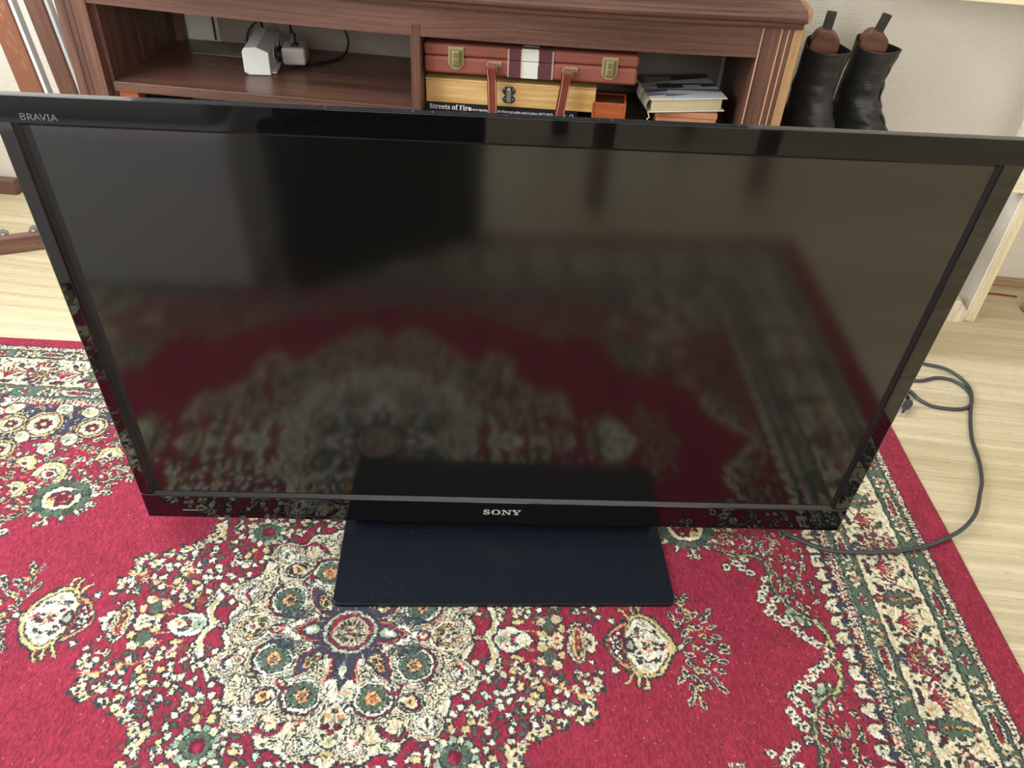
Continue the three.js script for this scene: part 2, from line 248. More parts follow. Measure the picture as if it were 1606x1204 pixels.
  // toothed band inside the ends
  quad(() => { for (let v = 0; v < 470; v += 28.6) { el(735, v + 14, 7, 9, maroon); el(727, v, 14.5, 12.5, dark, .35); el(726, v, 13, 11.4, cream, .35); el(719, v - 3, 7, 6, cream); el(722, v + 5, 6, 5, white); for (let i = 0; i < 4; i++) el(716 + r() * 16, v - 8 + r() * 16, 1.6, 1.4, dark); el(735, v + 1, 6.6, 6.8, navy); el(731, v + 7, 4, 2.4, navy); el(739, v - 4, 2, 2, white); el(735, v - 7, 3, 4, green); el(729, v + 9, 3, 3, white); el(711, v + 14, 2.4, 2, navy); el(733, v + 13, 2, 2, peach); } });

  // corners: red ground crowded with small leaves, edged by a scrolling stem
  const edge = [[706, 14], [704, 40], [684, 59], [656, 71], [640, 99], [640, 132], [632, 162], [612, 176], [579, 165], [557, 186], [520, 180], [470, 220], [448, 255], [428, 290], [428, 313], [390, 306], [352, 290], [320, 300], [283, 320], [250, 336], [215, 350], [180, 372], [140, 366], [100, 384], [60, 392], [0, 404]];
  const corner = new Path2D(); [...edge, [0, 452], [700, 452], [708, 14]].forEach((p, i) => (i ? corner.lineTo(...p) : corner.moveTo(...p)));
  quad(() => {
    g.save(); g.clip(corner);
    g.fillStyle = navy; g.beginPath(); g.moveTo(708, 330); g.lineTo(640, 350); g.lineTo(560, 390); g.lineTo(480, 420); g.lineTo(300, 436); g.lineTo(0, 440); g.lineTo(0, 460); g.lineTo(740, 470); g.fill();
    for (let v = 24; v < 460; v += 12) for (let u = 8 + (v % 2) * 8; u < 708; u += 15) {
      const a = u + r() * 9 - 4.5, b = v + r() * 7 - 3.5, k = r(), t = r() * 6.3, deep = b > 300 + (700 - a) * .18;
      if (k < .3) leaf(a, b, 13 + r() * 5, 9, t, green, k < .12 ? yel : cream); else if (k < .5) leaf(a, b, 11, 7, t, deep ? cream : yel, dark); else if (k < .62) { el(a, b, 3.6, 3, white); el(a + 4, b, 2, 2, dark); } else if (k < .74) { flower(a, b, 6.4, 5, cream, red, deep ? dark : null); } else { el(a, b, 2.6, 2.2, k < .87 ? maroon : navy); el(a - 5, b + 3, 2, 1.6, peach); }
    }
    g.restore();
    // large rosettes deep in the corner
    const rosette = (u, v, R) => { el(u, v, R + 3, R + 3, dark); el(u, v, R + 1, R + 1, yel); ring(u, v, R - 4, R - 4, 3, '#a84a48'); el(u, v, R - 7, R - 7, cream); for (let i = 0; i < 14; i++) { const a = i * .449; el(u + Math.cos(a) * (R - 9), v + Math.sin(a) * (R - 9), 3, 2, lgreen, a); } flower(u, v, R * .48, 8, maroon, yel, null); };
    rosette(629, 402, 33); rosette(686, 398, 25); rosette(540, 398, 26); rosette(672, 330, 24);
    for (const [a, b] of [[596, 340], [650, 366], [566, 366], [700, 440], [610, 446], [560, 440]]) { blob(a, b, 26, cream, dark); blob(a + 6, b + 2, 11, lgreen, null); }
    const cres = (u, v, R, t) => { ring(u, v, R, R, 9, dark, 0, t - 2.2, t + 2.2); ring(u, v, R, R, 7, yel, 0, t - 2.1, t + 2.1); ring(u, v, R - 7, R - 7, 6, cream, 0, t - 2, t + 2); el(u, v, R * .5, R * .4, cream); el(u, v, R * .3, R * .25, red); };
    cres(561, 278, 25, 1.9); cres(612, 300, 16, 2); cres(480, 330, 18, 1.4); cres(600, 240, 15, 2.4);
    // green-petalled flower on the corner's tip
    for (let i = 0; i < 13; i++) { const a = i * .483; leaf(516 + Math.cos(a) * 52, 226 + Math.sin(a) * 44, 20, 12, a, cream, dark); } el(516, 226, 45, 38, dark);
    for (let i = 0; i < 14; i++) { const a = i * .449; el(516 + Math.cos(a) * 38, 226 + Math.sin(a) * 32, 11, 8, i % 3 ? green : '#46564b', a); }
    el(516, 226, 30, 25, cream); el(516, 226, 22, 17, maroon); for (let i = 0; i < 9; i++) el(516 + Math.cos(i * .7) * 13, 226 + Math.sin(i * .7) * 10, 3, 3, i % 2 ? navy : peach); el(530, 216, 9, 5, yel, .6); el(500, 240, 9, 5, green, .4);
    // stems
    const stem = (p, w = 9) => { ln(p, w + 3, dark); ln(p, w, green); ln(p.map(([a, b]) => [a + 1.2, b - .6]), w * .34, yel); };
    stem([[632, 170], [640, 150], [636, 122], [642, 98], [655, 76], [672, 64]], 7); stem([[672, 64], [688, 58], [698, 44], [699, 30], [702, 12]], 8); ln([[688, 57], [698, 42], [699, 28], [703, 14]], 5.6, yel); ln([[690, 58], [700, 44], [702, 26]], 1.6, green); ln([[697, 22], [690, 11]], 4, yel);
    stem([[632, 170], [612, 182], [580, 170], [560, 190]], 6); stem([[470, 262], [440, 280], [428, 312]], 6); stem([[420, 312], [380, 312], [345, 296], [300, 316], [250, 338], [190, 362], [110, 386], [0, 400]], 5);
    for (let i = 0; i < 5; i++) el(668 - i * 4, 52 + i * 5, 6, 4.4, i % 2 ? green : lgreen, i); el(676, 50, 9, 7, green); el(664, 58, 7, 6, lgreen); for (let i = 0; i < 8; i++) el(660 + (i % 4) * 6, 42 + ((i * 7) % 13), 2.6, 2.2, i % 2 ? cream : dark);
    // blossoms beside the stem
    for (const [a, b] of [[694, 2], [680, 16], [672, 24], [662, 31], [652, 40], [640, 50], [632, 57], [620, 68], [628, 78], [614, 91], [617, 103], [626, 113], [628, 130], [608, 140], [596, 150], [588, 160], [604, 168], [572, 150], [648, 58], [636, 92]]) { el(a, b, 6.6, 6, dark); for (let i = 0; i < 5; i++) el(a + Math.cos(i * 1.257 + a) * 4.8, b + Math.sin(i * 1.257 + a) * 4.4, 3.2, 2.6, i % 3 ? white : cream, i); el(a, b, 2.8, 2.4, dark); }
    for (let i = 0; i < 46; i++) { const e = edge[10 + ((i * 7) % 16)]; const a = e[0] + r() * 24 - 12, b = e[1] - 8 + r() * 14 - 7; flower(a, b, 6, 4, cream, dark, null, r()); }
  }, 91);

  // medallion: speckled red bush with pendants
  const bush = [[385, 0], [383, 44], [352, 64], [345, 96], [326, 120], [286, 138], [262, 150], [250, 205], [205, 235], [186, 168], [160, 205], [125, 238], [92, 272], [58, 302], [30, 298], [8, 272], [0, 272]];
  const core = [[170, 0], [176, 16], [166, 34], [176, 52], [168, 76], [150, 92], [146, 116], [128, 122], [118, 148], [96, 152], [86, 172], [62, 174], [44, 188], [24, 184], [0, 194]];
  const inside = (p, u, v) => { let c = false; for (let i = 0, j = p.length - 1; i < p.length; j = i++) if ((p[i][1] > v) !== (p[j][1] > v) && u < (p[j][0] - p[i][0]) * (v - p[i][1]) / (p[j][1] - p[i][1]) + p[i][0]) c = !c; return c; };
  const bushP = [...bush, [0, 0]], coreP = [...core, [0, 0]];
  quad(() => {
    for (let v = 4; v < 300; v += 11.2) for (let u = 4 + ((v / 11.2 | 0) % 2) * 7; u < 390; u += 14.2) {
      const a = u + r() * 9 - 4.5, b = v + r() * 8 - 4; if (!inside(bushP, a, b) || inside(coreP, a * .95, b * .95) || (a > 300 && b < 40) || Math.hypot(a - 164, b - 175) < 32 || (a < 272 && a > 185 && b < 32)) continue;
      const k = r();
      if (k < .42) blob(a, b, 8.4, k < .25 ? cream : white); else if (k < .53) { blob(a, b, 9.4, yel, brown); el(a + 3, b + 2, 2.4, 2, cream); } else if (k < .74) leaf(a, b, 11, 8, r() * 6.3, green, dark); else if (k < .9) { el(a, b, 3, 2.6, brown); el(a + 6, b, 2, 2, navy); } else flower(a, b, 7, 5, cream, green, null);
    }
    // blossoms along the bush's outline
    for (const [a, b] of [[352, 70], [340, 88], [342, 108], [330, 116], [318, 104], [300, 124], [280, 134], [262, 142], [246, 160], [240, 182], [246, 206], [228, 224], [206, 226], [196, 206], [190, 186], [150, 208], [132, 232], [112, 252], [92, 268], [76, 292], [52, 298], [30, 292], [12, 268]]) { for (let i = 0; i < 5; i++) el(a + Math.cos(i * 1.26 + b) * 5, b + Math.sin(i * 1.26 + b) * 4.6, 4, 3, i % 3 ? cream : yel, i + b); el(a, b, 2.6, 2.3, green); if (a > 250) el(a + 7, b + 5, 5, 3.4, dark, a); }
    ln([[224, 128], [250, 120], [276, 116], [302, 128]], 2.6, dark); ln([[262, 60], [292, 66], [322, 84], [350, 82]], 2.4, peach); ln([[240, 96], [262, 92], [276, 100]], 2, cream);
    leaf(232, 168, 26, 10, 1.2, yel, cream); leaf(214, 190, 18, 8, 2.2, cream, dark);
    // grey rosette in the diagonal
    el(164, 175, 29, 27, dark); for (let i = 0; i < 14; i++) { const a = i * .449; el(164 + Math.cos(a) * 25, 175 + Math.sin(a) * 23, 6, 4.6, i % 2 ? cream : lgreen, a); } el(164, 175, 21, 19, green); for (let i = 0; i < 26; i++) { const a = i * .7, q = 12 + (i % 3) * 3; el(164 + Math.cos(a) * q, 175 + Math.sin(a) * q * .92, 1.7, 1.5, i % 2 ? '#9fb8ae' : dark); } el(162, 176, 10, 10, maroon); el(160, 178, 5, 5, red);
    // lily between core and pendant
    const lilyP = [[196, 0], [206, 20], [204, 46], [198, 50], [214, 30], [232, 24], [250, 16], [262, 0]];
    for (const q of [1]) { ln([[196, 2], [208, 16], [207, 34], [200, 52]], 13, dark); ln([[196, 2], [208, 16], [207, 34], [200, 50]], 10, white); ln([[199, 6], [209, 20], [205, 42]], 4.6, yel); }
    poly([[206, 0], [214, 16], [228, 22], [246, 18], [264, 0]], white); ln([[214, 16], [228, 23], [246, 19], [264, 2]], 2, dark); el(218, 0, 9, 8, lgreen); el(236, 8, 8, 4, green, .4); el(232, 3, 4, 3, red); el(248, 6, 5, 3, cream); ln([[252, 14], [270, 20], [290, 8]], 2, yel); el(240, 30, 10, 4, yel, .3); el(226, 38, 10, 4, brown, .3); ln([[176, 0], [196, 0]], 5, cream); ln([[180, 0], [194, 0]], 2, dark);
    // small bulb, then the long oval
    el(276, 12, 7, 5, yel); el(286, 26, 12, 9, green, 1); el(274, 34, 7, 5, cream); el(298, 6, 9, 8, cream); el(296, 38, 8, 6, cream); el(304, 22, 5, 7, yel); ln([[262, 30], [284, 44], [300, 40]], 2, peach);
    ring(326.5, 0, 13, 34, 6, dark); ring(326.5, 0, 12, 33, 4, cream); for (let i = 0; i < 30; i++) { const a = i * .2094; el(326.5 + Math.cos(a) * 12.4, Math.sin(a) * 33.4, 1.6, 1.5, i % 2 ? dark : white); } ring(326.5, 0, 7, 24, 3.4, yel); el(326.5, 0, 5, 22, brown); for (const q of [0, 9, 18]) el(326.5, q, 2.2, 2.6, q === 9 ? peach : red);
    el(346, 10, 5, 7, cream, .5); el(352, 0, 6, 4, cream); el(345, 30, 3, 3, white); el(352, 40, 4, 3, navy); el(358, 46, 4, 3, cream); el(348, 52, 5, 3, dark); el(338, 52, 3, 2.6, white);
    // calyx and palmette of the pendant
    poly([[362, 0], [378, 30], [398, 44], [404, 30], [394, 0]], dark); poly([[366, 0], [380, 27], [398, 39], [400, 28], [391, 0]], peach); poly([[369, 0], [381, 22], [396, 32], [393, 10], [389, 0]], maroon); for (const [a, b] of [[379, 4], [383, 12], [388, 20], [386, 5], [376, 9]]) { el(a, b, 3.6, 2.2, white, .9); el(a + 3, b + 1, 1.4, 1.4, dark); }
    g.fillStyle = dark; g.beginPath(); g.moveTo(394, 0); g.bezierCurveTo(392, 40, 408, 60, 428, 55); g.bezierCurveTo(452, 49, 462, 24, 474, 0); g.fill();
    g.fillStyle = yel; g.beginPath(); g.moveTo(397, 0); g.bezierCurveTo(395, 38, 409, 57, 427, 52); g.bezierCurveTo(449, 46, 459, 22, 471, 0); g.fill();
    ln([[400, 26], [412, 46], [428, 46], [446, 34], [458, 12]], 2, dark);
    g.fillStyle = white; g.beginPath(); g.moveTo(400, 0); g.bezierCurveTo(398, 30, 412, 48, 426, 43); g.bezierCurveTo(444, 37, 452, 18, 464, 0); g.fill();
    el(414, 26, 6, 4, green, .6); el(426, 34, 5, 3.4, lgreen); el(440, 24, 4, 3, green, -.6); ln([[404, 16], [418, 22], [432, 28], [446, 16]], 1.8, maroon); el(403, 0, 10, 13, maroon); el(403, 0, 6, 7, lgreen); el(418, 0, 8, 5, cream); for (const [a, b, c] of [[424, 4, red], [432, 7, peach], [440, 5, red], [430, 0, green], [448, 3, red], [456, 0, peach], [415, 13, brown]]) el(a, b, 4, 3, c);
    for (const q of [[[404, 44], [398, 58], [392, 60]], [[412, 52], [410, 66]], [[422, 55], [424, 66], [418, 68]]]) { ln(q, 6, dark); ln(q, 3.8, yel); }
    el(476, 0, 7, 6, dark); el(476, 0, 5, 4.4, cream);
    // spray of buds at the tip
    for (const [a, b, t] of [[488, 12, .5], [486, 26, 1], [478, 40, 1.2], [470, 52, 2], [484, 66, 1.3], [480, 84, 1.9], [494, 88, 1.2], [492, 48, .4], [504, 58, .8], [506, 36, .2], [518, 50, .8], [528, 36, .4], [534, 20, .2], [520, 12, .1], [508, 0, 0], [540, 4, 0], [526, 62, .9]]) bud(a, b, 7, t);
    for (const [a, b] of [[496, 34], [496, 0], [512, 22], [494, 62], [488, 76]]) { el(a, b, 6, 5, yel); el(a, b, 3, 2.6, green); }
  }, 77);
  // the cream core
  quad(() => {
    poly([...core.map(([a, b]) => [a * 1.035, b * 1.035]), [0, 0]], dark); poly([...core.map(([a, b]) => [a * 1.015, b * 1.015]), [0, 0]], white); poly([...core, [0, 0]], cream);
    ln(core.map(([a, b]) => [a * .93, b * .93]), 1.6, green);
    for (let i = 0; i < 130; i++) { const a = r() * 170, b = r() * 185; if (inside(coreP, a, b)) { const k = r(); if (k < .5) ln([[a, b], [a + r() * 14 - 7, b + r() * 14 - 7]], 1.5, [dark, green, brown, red][(r() * 4) | 0]); else el(a, b, 2 + r() * 4, 1.4 + r() * 2.2, [white, '#d8d2ae', lgreen, yel, green][(r() * 5) | 0], r() * 3); } }
    // contours that run round every motif of the core
    const halo = [[98, 49, 30, 29], [48, 101, 29, 28], [98, 104, 21, 18], [140, 0, 25, 24], [105, 0, 13, 11], [0, 140, 23, 34], [0, 0, 62, 60], [62, 70, 14, 16], [80, 0, 22, 18], [0, 84, 22, 24], [120, 134, 17, 14], [160, 60, 14, 13], [28, 170, 14, 11]];
    for (const [k, c] of [[10, dark], [8.4, cream], [5.4, '#b4564c'], [4.2, cream], [2.2, green], [1, white]]) for (const [a, b, x, y] of halo) el(a, b, x + k, y + k * .95, c);
    for (const [a, b, t] of [[70, 124, .5], [122, 74, -.4], [150, 34, 1], [74, 168, .2], [24, 122, 1.2], [76, 74, .8]]) { leaf(a, b, 17, 8, t, lgreen, dark); el(a, b, 3, 2, cream); }
    // looped scallops near the rim
    for (const [a, b, R] of [[120, 133, 15], [78, 146, 13], [160, 60, 11], [28, 168, 10], [140, 86, 11]]) { ring(a, b, R, R * .8, 6, dark, .6, -1, 3.6); ring(a, b, R, R * .8, 3.6, white, .6, -1, 3.6); }
    ring(78, 140, 20, 13, 7, maroon, .5, -.2, 2.2); ring(78, 140, 20, 13, 5, red, .5, -.1, 2.1); ring(150, 58, 14, 12, 4.6, red, 0, -1.2, .9); ring(30, 150, 14, 18, 2.4, '#c04a44', 0, -1, 1.5);
    for (let i = 0; i < 14; i++) { el(116 + (i % 4) * 6, 122 + ((i * 5) % 17), 2.3, 2, i % 2 ? dark : white); }
    // hook with a peach centre
    el(98, 104, 19, 16, dark); el(98, 104, 17, 14, cream); ring(98, 104, 13, 10, 4, maroon, .4, -2.4, 2.4); el(97, 104, 8, 7, yel); el(97, 104, 4, 4, '#c8603c'); ring(98, 104, 17, 14, 1.6, green);
    // green roundels
    for (const [a, b, R, t] of [[98, 49, 24, -.9], [48, 101, 23, 1.0]]) {
      ring(a, b, R + 5, R + 4, 5, dark, 0, t - 1.6, t + 1.9); ring(a, b, R + 4.4, R + 3.6, 4, red, 0, t - 1.5, t + 1.8); ring(a, b, R + 1, R, 5, white); ring(a, b, R + 3, R + 2.4, 1.3, dark); el(a, b, R - 1, R - 2, dark); el(a, b, R - 2, R - 3, green);
      for (let i = 0; i < 16; i++) el(a + Math.cos(i * .393) * (R - 4), b + Math.sin(i * .393) * (R - 5), 1.6, 1.4, lgreen);
      el(a, b, 10, 11, '#b84a3c'); for (const [x, y] of [[0, 0], [-5, -5], [5, -5], [-5, 5], [5, 5], [0, -8], [0, 8], [-8, 0], [8, 0]]) el(a + x, b + y, 2.7, 3, x && y ? peach : yel); el(a, b, 2, 2.4, green);
    }
    ring(70, 78, 17, 12, 3.4, red, .8, -.9, 1.7);
    // red flowers on the long axis, palmette on the short one
    el(140, 0, 23, 21, dark); el(140, 0, 21.5, 19.6, yel); ring(140, 0, 17, 15.5, 2.2, red); el(140, 0, 14, 12, red); flower(140, 0, 11, 6, cream, maroon, dark); el(128, 12, 5, 3, green); el(152, 12, 6, 3, lgreen, .5);
    el(105, 0, 11, 9.4, dark); el(105, 0, 9.6, 8.2, '#c23a44'); el(105, 0, 6.2, 5.2, cream); el(105, 0, 2.6, 2.2, maroon); ln([[84, 20], [98, 26], [112, 22]], 4, navy); poly([[76, 16], [94, 20], [98, 32], [80, 30]], dark); poly([[78, 18], [92, 21], [95, 30], [82, 28]], '#4f5c66'); el(86, 22, 4.6, 4, cream);
    el(0, 140, 21, 33, dark); el(0, 140, 19.4, 31, cream); for (const [a, b, c, s] of [[0, 122, red, 6], [9, 128, peach, 5], [0, 134, lgreen, 6], [9, 142, maroon, 6], [0, 150, red, 7], [8, 156, green, 5], [0, 162, yel, 5], [12, 134, green, 4]]) el(a, b, s, s * .7, c, b); for (let i = 0; i < 5; i++) el(4 + i * 4, 110 + i * 1.5, 3.4, 2.8, i % 2 ? red : white); ln([[0, 172], [10, 182], [26, 184]], 2, dark); el(0, 178, 8, 4, yel);
    // star
    el(0, 0, 50, 48, navy); for (const [a, b] of [[36, 30], [46, 22], [24, 40]]) el(a, b, 5, 4, navy);
    for (const [a, b, t] of [[84, 24, .4], [92, 16, .2], [70, 26, .3]]) at(a, b, t, () => { for (let i = -3; i <= 3; i++) ln([[-9, i * 3], [9, i * 3]], 1.5, i % 2 ? dark : '#4f6068'); });
    g.fillStyle = dark; const leafP = (k) => { g.beginPath(); g.moveTo(22, 22); g.bezierCurveTo(30 - k, 46 + k, 46, 60 + k, 63 + k, 71 + k); g.bezierCurveTo(64 + k, 50, 54 + k, 30 - k, 30, 24); g.fill(); };
    for (const [k, c] of [[10, dark], [8.4, cream], [5.4, dark], [3.6, red], [1, navy]]) { g.fillStyle = c; leafP(k); } el(45, 47, 17, 9, dark, .95); el(45, 47, 15.6, 7.8, yel, .95); ring(45, 47, 12, 5.4, 1.6, '#c4503c', .95); el(43, 45, 5, 3, green, .9); el(50, 53, 3.4, 2.2, red, .9); el(38, 39, 2.6, 2, white);
    for (const [k, c] of [[5, dark], [3, peach], [1, red], [-2, navy]]) poly([[20, -30], [40, 16 + k * .6], [58, 14 + k], [79 + k * 1.4, 0], [60, -10]].map(([a, b]) => [a, Math.max(0, b)]), c); el(54, 0, 11, 8.4, lgreen); el(56, 0, 7, 5, white); el(70, 0, 4.4, 3, red);
    poly([[0, 30], [17, 40], [15, 62], [22, 78], [8, 74], [0, 96]], dark); ln([[16, 42], [16, 58], [12, 70], [22, 80]], 3, red); ln([[19, 42], [19, 58], [18, 72], [26, 82]], 2, peach); poly([[0, 30], [14, 40], [12, 62], [10, 72], [0, 93]], navy); el(0, 61, 7.4, 8, white); el(0, 60, 4, 5, lgreen); el(0, 72, 4, 4, cream);
    el(0, 0, 42, 41, navy); ring(0, 0, 39, 38, 2, maroon); ring(0, 0, 34.5, 33.5, 5, lgreen); for (let i = 0; i < 13; i++) el(Math.cos(i * .1257) * 34.5, Math.sin(i * .1257) * 33.5, 1.8, 1.7, i % 2 ? white : lgreen); ring(0, 0, 28.5, 27.5, 6.4, red); ring(0, 0, 24.6, 23.6, 1.6, cream); el(0, 0, 23.6, 22.6, '#b9a98a');
    for (let i = 0; i < 40; i++) { const a = i * .1571; el(Math.cos(a) * 20, Math.sin(a) * 19.4, 1.8, 1.7, i % 2 ? cream : '#8f7d64'); } for (let i = 0; i < 14; i++) { const a = i * .4488; el(Math.cos(a) * 15, Math.sin(a) * 14.6, 3.4, 3.1, i % 2 ? dark : green, a); el(Math.cos(a + .22) * 15, Math.sin(a + .22) * 14.6, 1.5, 1.4, cream); } for (let i = 0; i < 10; i++) { const a = i * .628; el(Math.cos(a) * 8.6, Math.sin(a) * 8.4, 2.3, 2.1, i % 2 ? red : yel, a); } el(0, 0, 5, 5, dark); for (let i = 0; i < 6; i++) el(Math.cos(i * 1.05) * 4.4, Math.sin(i * 1.05) * 4.4, 1.8, 1.7, i % 2 ? '#b4564c' : cream); el(0, 0, 1.8, 1.8, red);
  }, 33);

  // weave: the drawing broken up into tufts, then the pile's own unevenness, lint and fibres
  const src = g.getImageData(0, 0, CW, CH).data, map = new Uint8Array(CW * CH * 4), hgt = new Uint8Array(CW * CH * 4), q = 2.3;
  for (let y = 0; y < CH; y++) for (let x = 0; x < CW; x++) {
    const cx = Math.floor((x + (Math.floor(y / q) % 2) * q / 2) / q), cy = Math.floor(y / q);
    const wx = (vnoise(x / 9, y / 9) - .5) * 4.4, wy = (vnoise(x / 9 + 70, y / 9 + 40) - .5) * 4.4;
    const sx = Math.min(CW - 1, Math.max(0, Math.round(x * .55 + (cx + .5) * q * .45 + (hash(cx, cy) - .5) * 3.0 + wx))), sy = Math.min(CH - 1, Math.max(0, Math.round(y * .55 + (cy + .5) * q * .45 + (hash(cx + 999, cy) - .5) * 3.0 + wy)));
    const o = (y * CW + x) * 4, i = (sy * CW + sx) * 4, pile = vnoise(x / 2.1, y / 5.2) * .55 + vnoise(x / 1.2 + 300, y / 2.2) * .45, patch = vnoise(x / 46, y / 60) * .6 + vnoise(x / 14 + 9, y / 17) * .4;
    const k = .70 + .42 * pile + .12 * (patch - .5);
    let col = [src[i], src[i + 1], src[i + 2]]; const L = (a, b) => { const X = Math.min(CW - 1, Math.max(0, sx + a)), Y = Math.min(CH - 1, Math.max(0, sy + b)); return src[(Y * CW + X) * 4 + 1]; };
    if (col[1] < 140) { // dark outline where light yarn meets the ground
      const near = Math.max(L(3, 0), L(-3, 0), L(0, 3), L(0, -3)); if (near > 175 && vnoise(x / 7 + 50, y / 7) > .34) col = [62, 66, 68];
    } else if (L(7, 0) > 140 && L(-7, 0) > 140 && L(0, 7) > 140 && L(0, -7) > 140) { // fine scrolling outlines inside broad light areas
      const n = vnoise(x / 11, y / 11) * .7 + vnoise(x / 5.5 + 31, y / 5.5) * .3, m = vnoise(x / 30 + 7, y / 30 + 2), e = Math.abs(n - .5);
      if (e < .036) col = m < .4 ? [70, 76, 72] : m < .56 ? [104, 122, 104] : m < .7 ? [168, 74, 66] : [208, 160, 116]; else if (e < .075 && n < .5) col = m < .5 ? [214, 216, 190] : [226, 204, 152]; else if (e > .2 && n > .5) col = m < .45 ? [150, 166, 146] : [216, 186, 140];
    }
    for (let c = 0; c < 3; c++) map[o + c] = Math.max(0, Math.min(255, col[c] * k)); map[o + 3] = 255;
    const lum = (col[0] * .5 + col[1] * .5) / 255, hv = 255 * (.25 + .4 * pile + .25 * lum + .1 * patch); hgt[o] = hgt[o + 1] = hgt[o + 2] = Math.min(255, hv); hgt[o + 3] = 255;
  }
  r = rngOf(404);
  for (let n = 0; n < 9000; n++) { // lint
    let x = r() * CW, y = r() * CH, a = r() * 6.3, len = 1 + r() * r() * r() * 6, s = .15 + r() * .6; const clump = vnoise(x / 120, y / 120); if (clump < .4 && r() < .6) continue;
    for (let k = 0; k < len; k++, x += Math.cos(a), y += Math.sin(a), a += r() - .5) { const X = x | 0, Y = y | 0; if (X < 0 || Y < 0 || X >= CW || Y >= CH) continue; const o = (Y * CW + X) * 4; for (let c = 0; c < 3; c++) map[o + c] += ([232, 214, 210][c] - map[o + c]) * s; }
  }
  const tex = (d, srgb) => { const t = new THREE.DataTexture(d, CW, CH); t.magFilter = THREE.LinearFilter; t.minFilter = THREE.LinearMipmapLinearFilter; t.flipY = true; t.anisotropy = 8; if (srgb) t.colorSpace = THREE.SRGBColorSpace; t.needsUpdate = true; return t; };
  const mat = phy({ map: tex(map, true), bumpMap: tex(hgt, false), bumpScale: 0.003, roughness: 0.92, sheen: 0.35, sheenRoughness: 0.6, sheenColor: new THREE.Color(0.9, 0.8, 0.8), specularIntensity: 0.3 });
  // body: a cloth 7 mm thick with a soft rounded edge that wanders a little
  const NU = 200, NV = 140, pos = [], uv = [], idx = [], hu = RUG.hu / 1000, hv = RUG.hv / 1000;
  for (let j = 0; j <= NV; j++) for (let i = 0; i <= NU; i++) {
    const ease = (t) => { const m = Math.abs(t); return Math.sign(t) * (m > .9 ? 1 - .02 * Math.pow((1 - m) / .1, 2) - (1 - m) * .0 : .98 * m / .9); };
    let a = ease(i / NU * 2 - 1), b = ease(j / NV * 2 - 1);
    let x = a * hu, z = b * hv; const e = Math.min(hu - Math.abs(x), hv - Math.abs(z)), rim = Math.min(1, e / 0.008);
    const y = RUG.top * Math.sqrt(Math.max(0, 1 - (1 - rim) * (1 - rim))) + (rim >= 1 ? .0006 * (vnoise(x * 30 + 50, z * 30 + 50) - .5) : 0);
    x += .002 * (vnoise(z * 22 + 8, 3) - .5) * (Math.abs(a) > .97 ? 1 : 0); pos.push(x, Math.max(.0003, y), z); uv.push((a + 1) / 2, 1 - (b + 1) / 2);
  }
  for (let j = 0; j < NV; j++) for (let i = 0; i < NU; i++) { const a = j * (NU + 1) + i, b = a + 1, c = a + NU + 1, d = c + 1; idx.push(a, c, b, b, c, d); }
  const n0 = pos.length / 3; pos.push(-hu, .0002, -hv, hu, .0002, -hv, hu, .0002, hv, -hu, .0002, hv); uv.push(0, 1, 1, 1, 1, 0, 0, 0); idx.push(n0, n0 + 1, n0 + 2, n0, n0 + 2, n0 + 3);
  const geo = new THREE.BufferGeometry(); geo.setAttribute('position', new THREE.Float32BufferAttribute(pos, 3)); geo.setAttribute('uv', new THREE.Float32BufferAttribute(uv, 2)); geo.setIndex(idx); geo.computeVertexNormals();
  const rug = new THREE.Mesh(geo, mat); rug.name = 'rug'; rug.rotation.y = RUG.yaw;
  const cr = Math.cos(RUG.yaw), sr = Math.sin(RUG.yaw); rug.position.set(RUG.x * cr + RUG.z * sr, 0, -RUG.x * sr + RUG.z * cr); scene.add(rug);
  tag(rug, 'red woven rug with a cream and green floral medallion and border', 'rug');
}

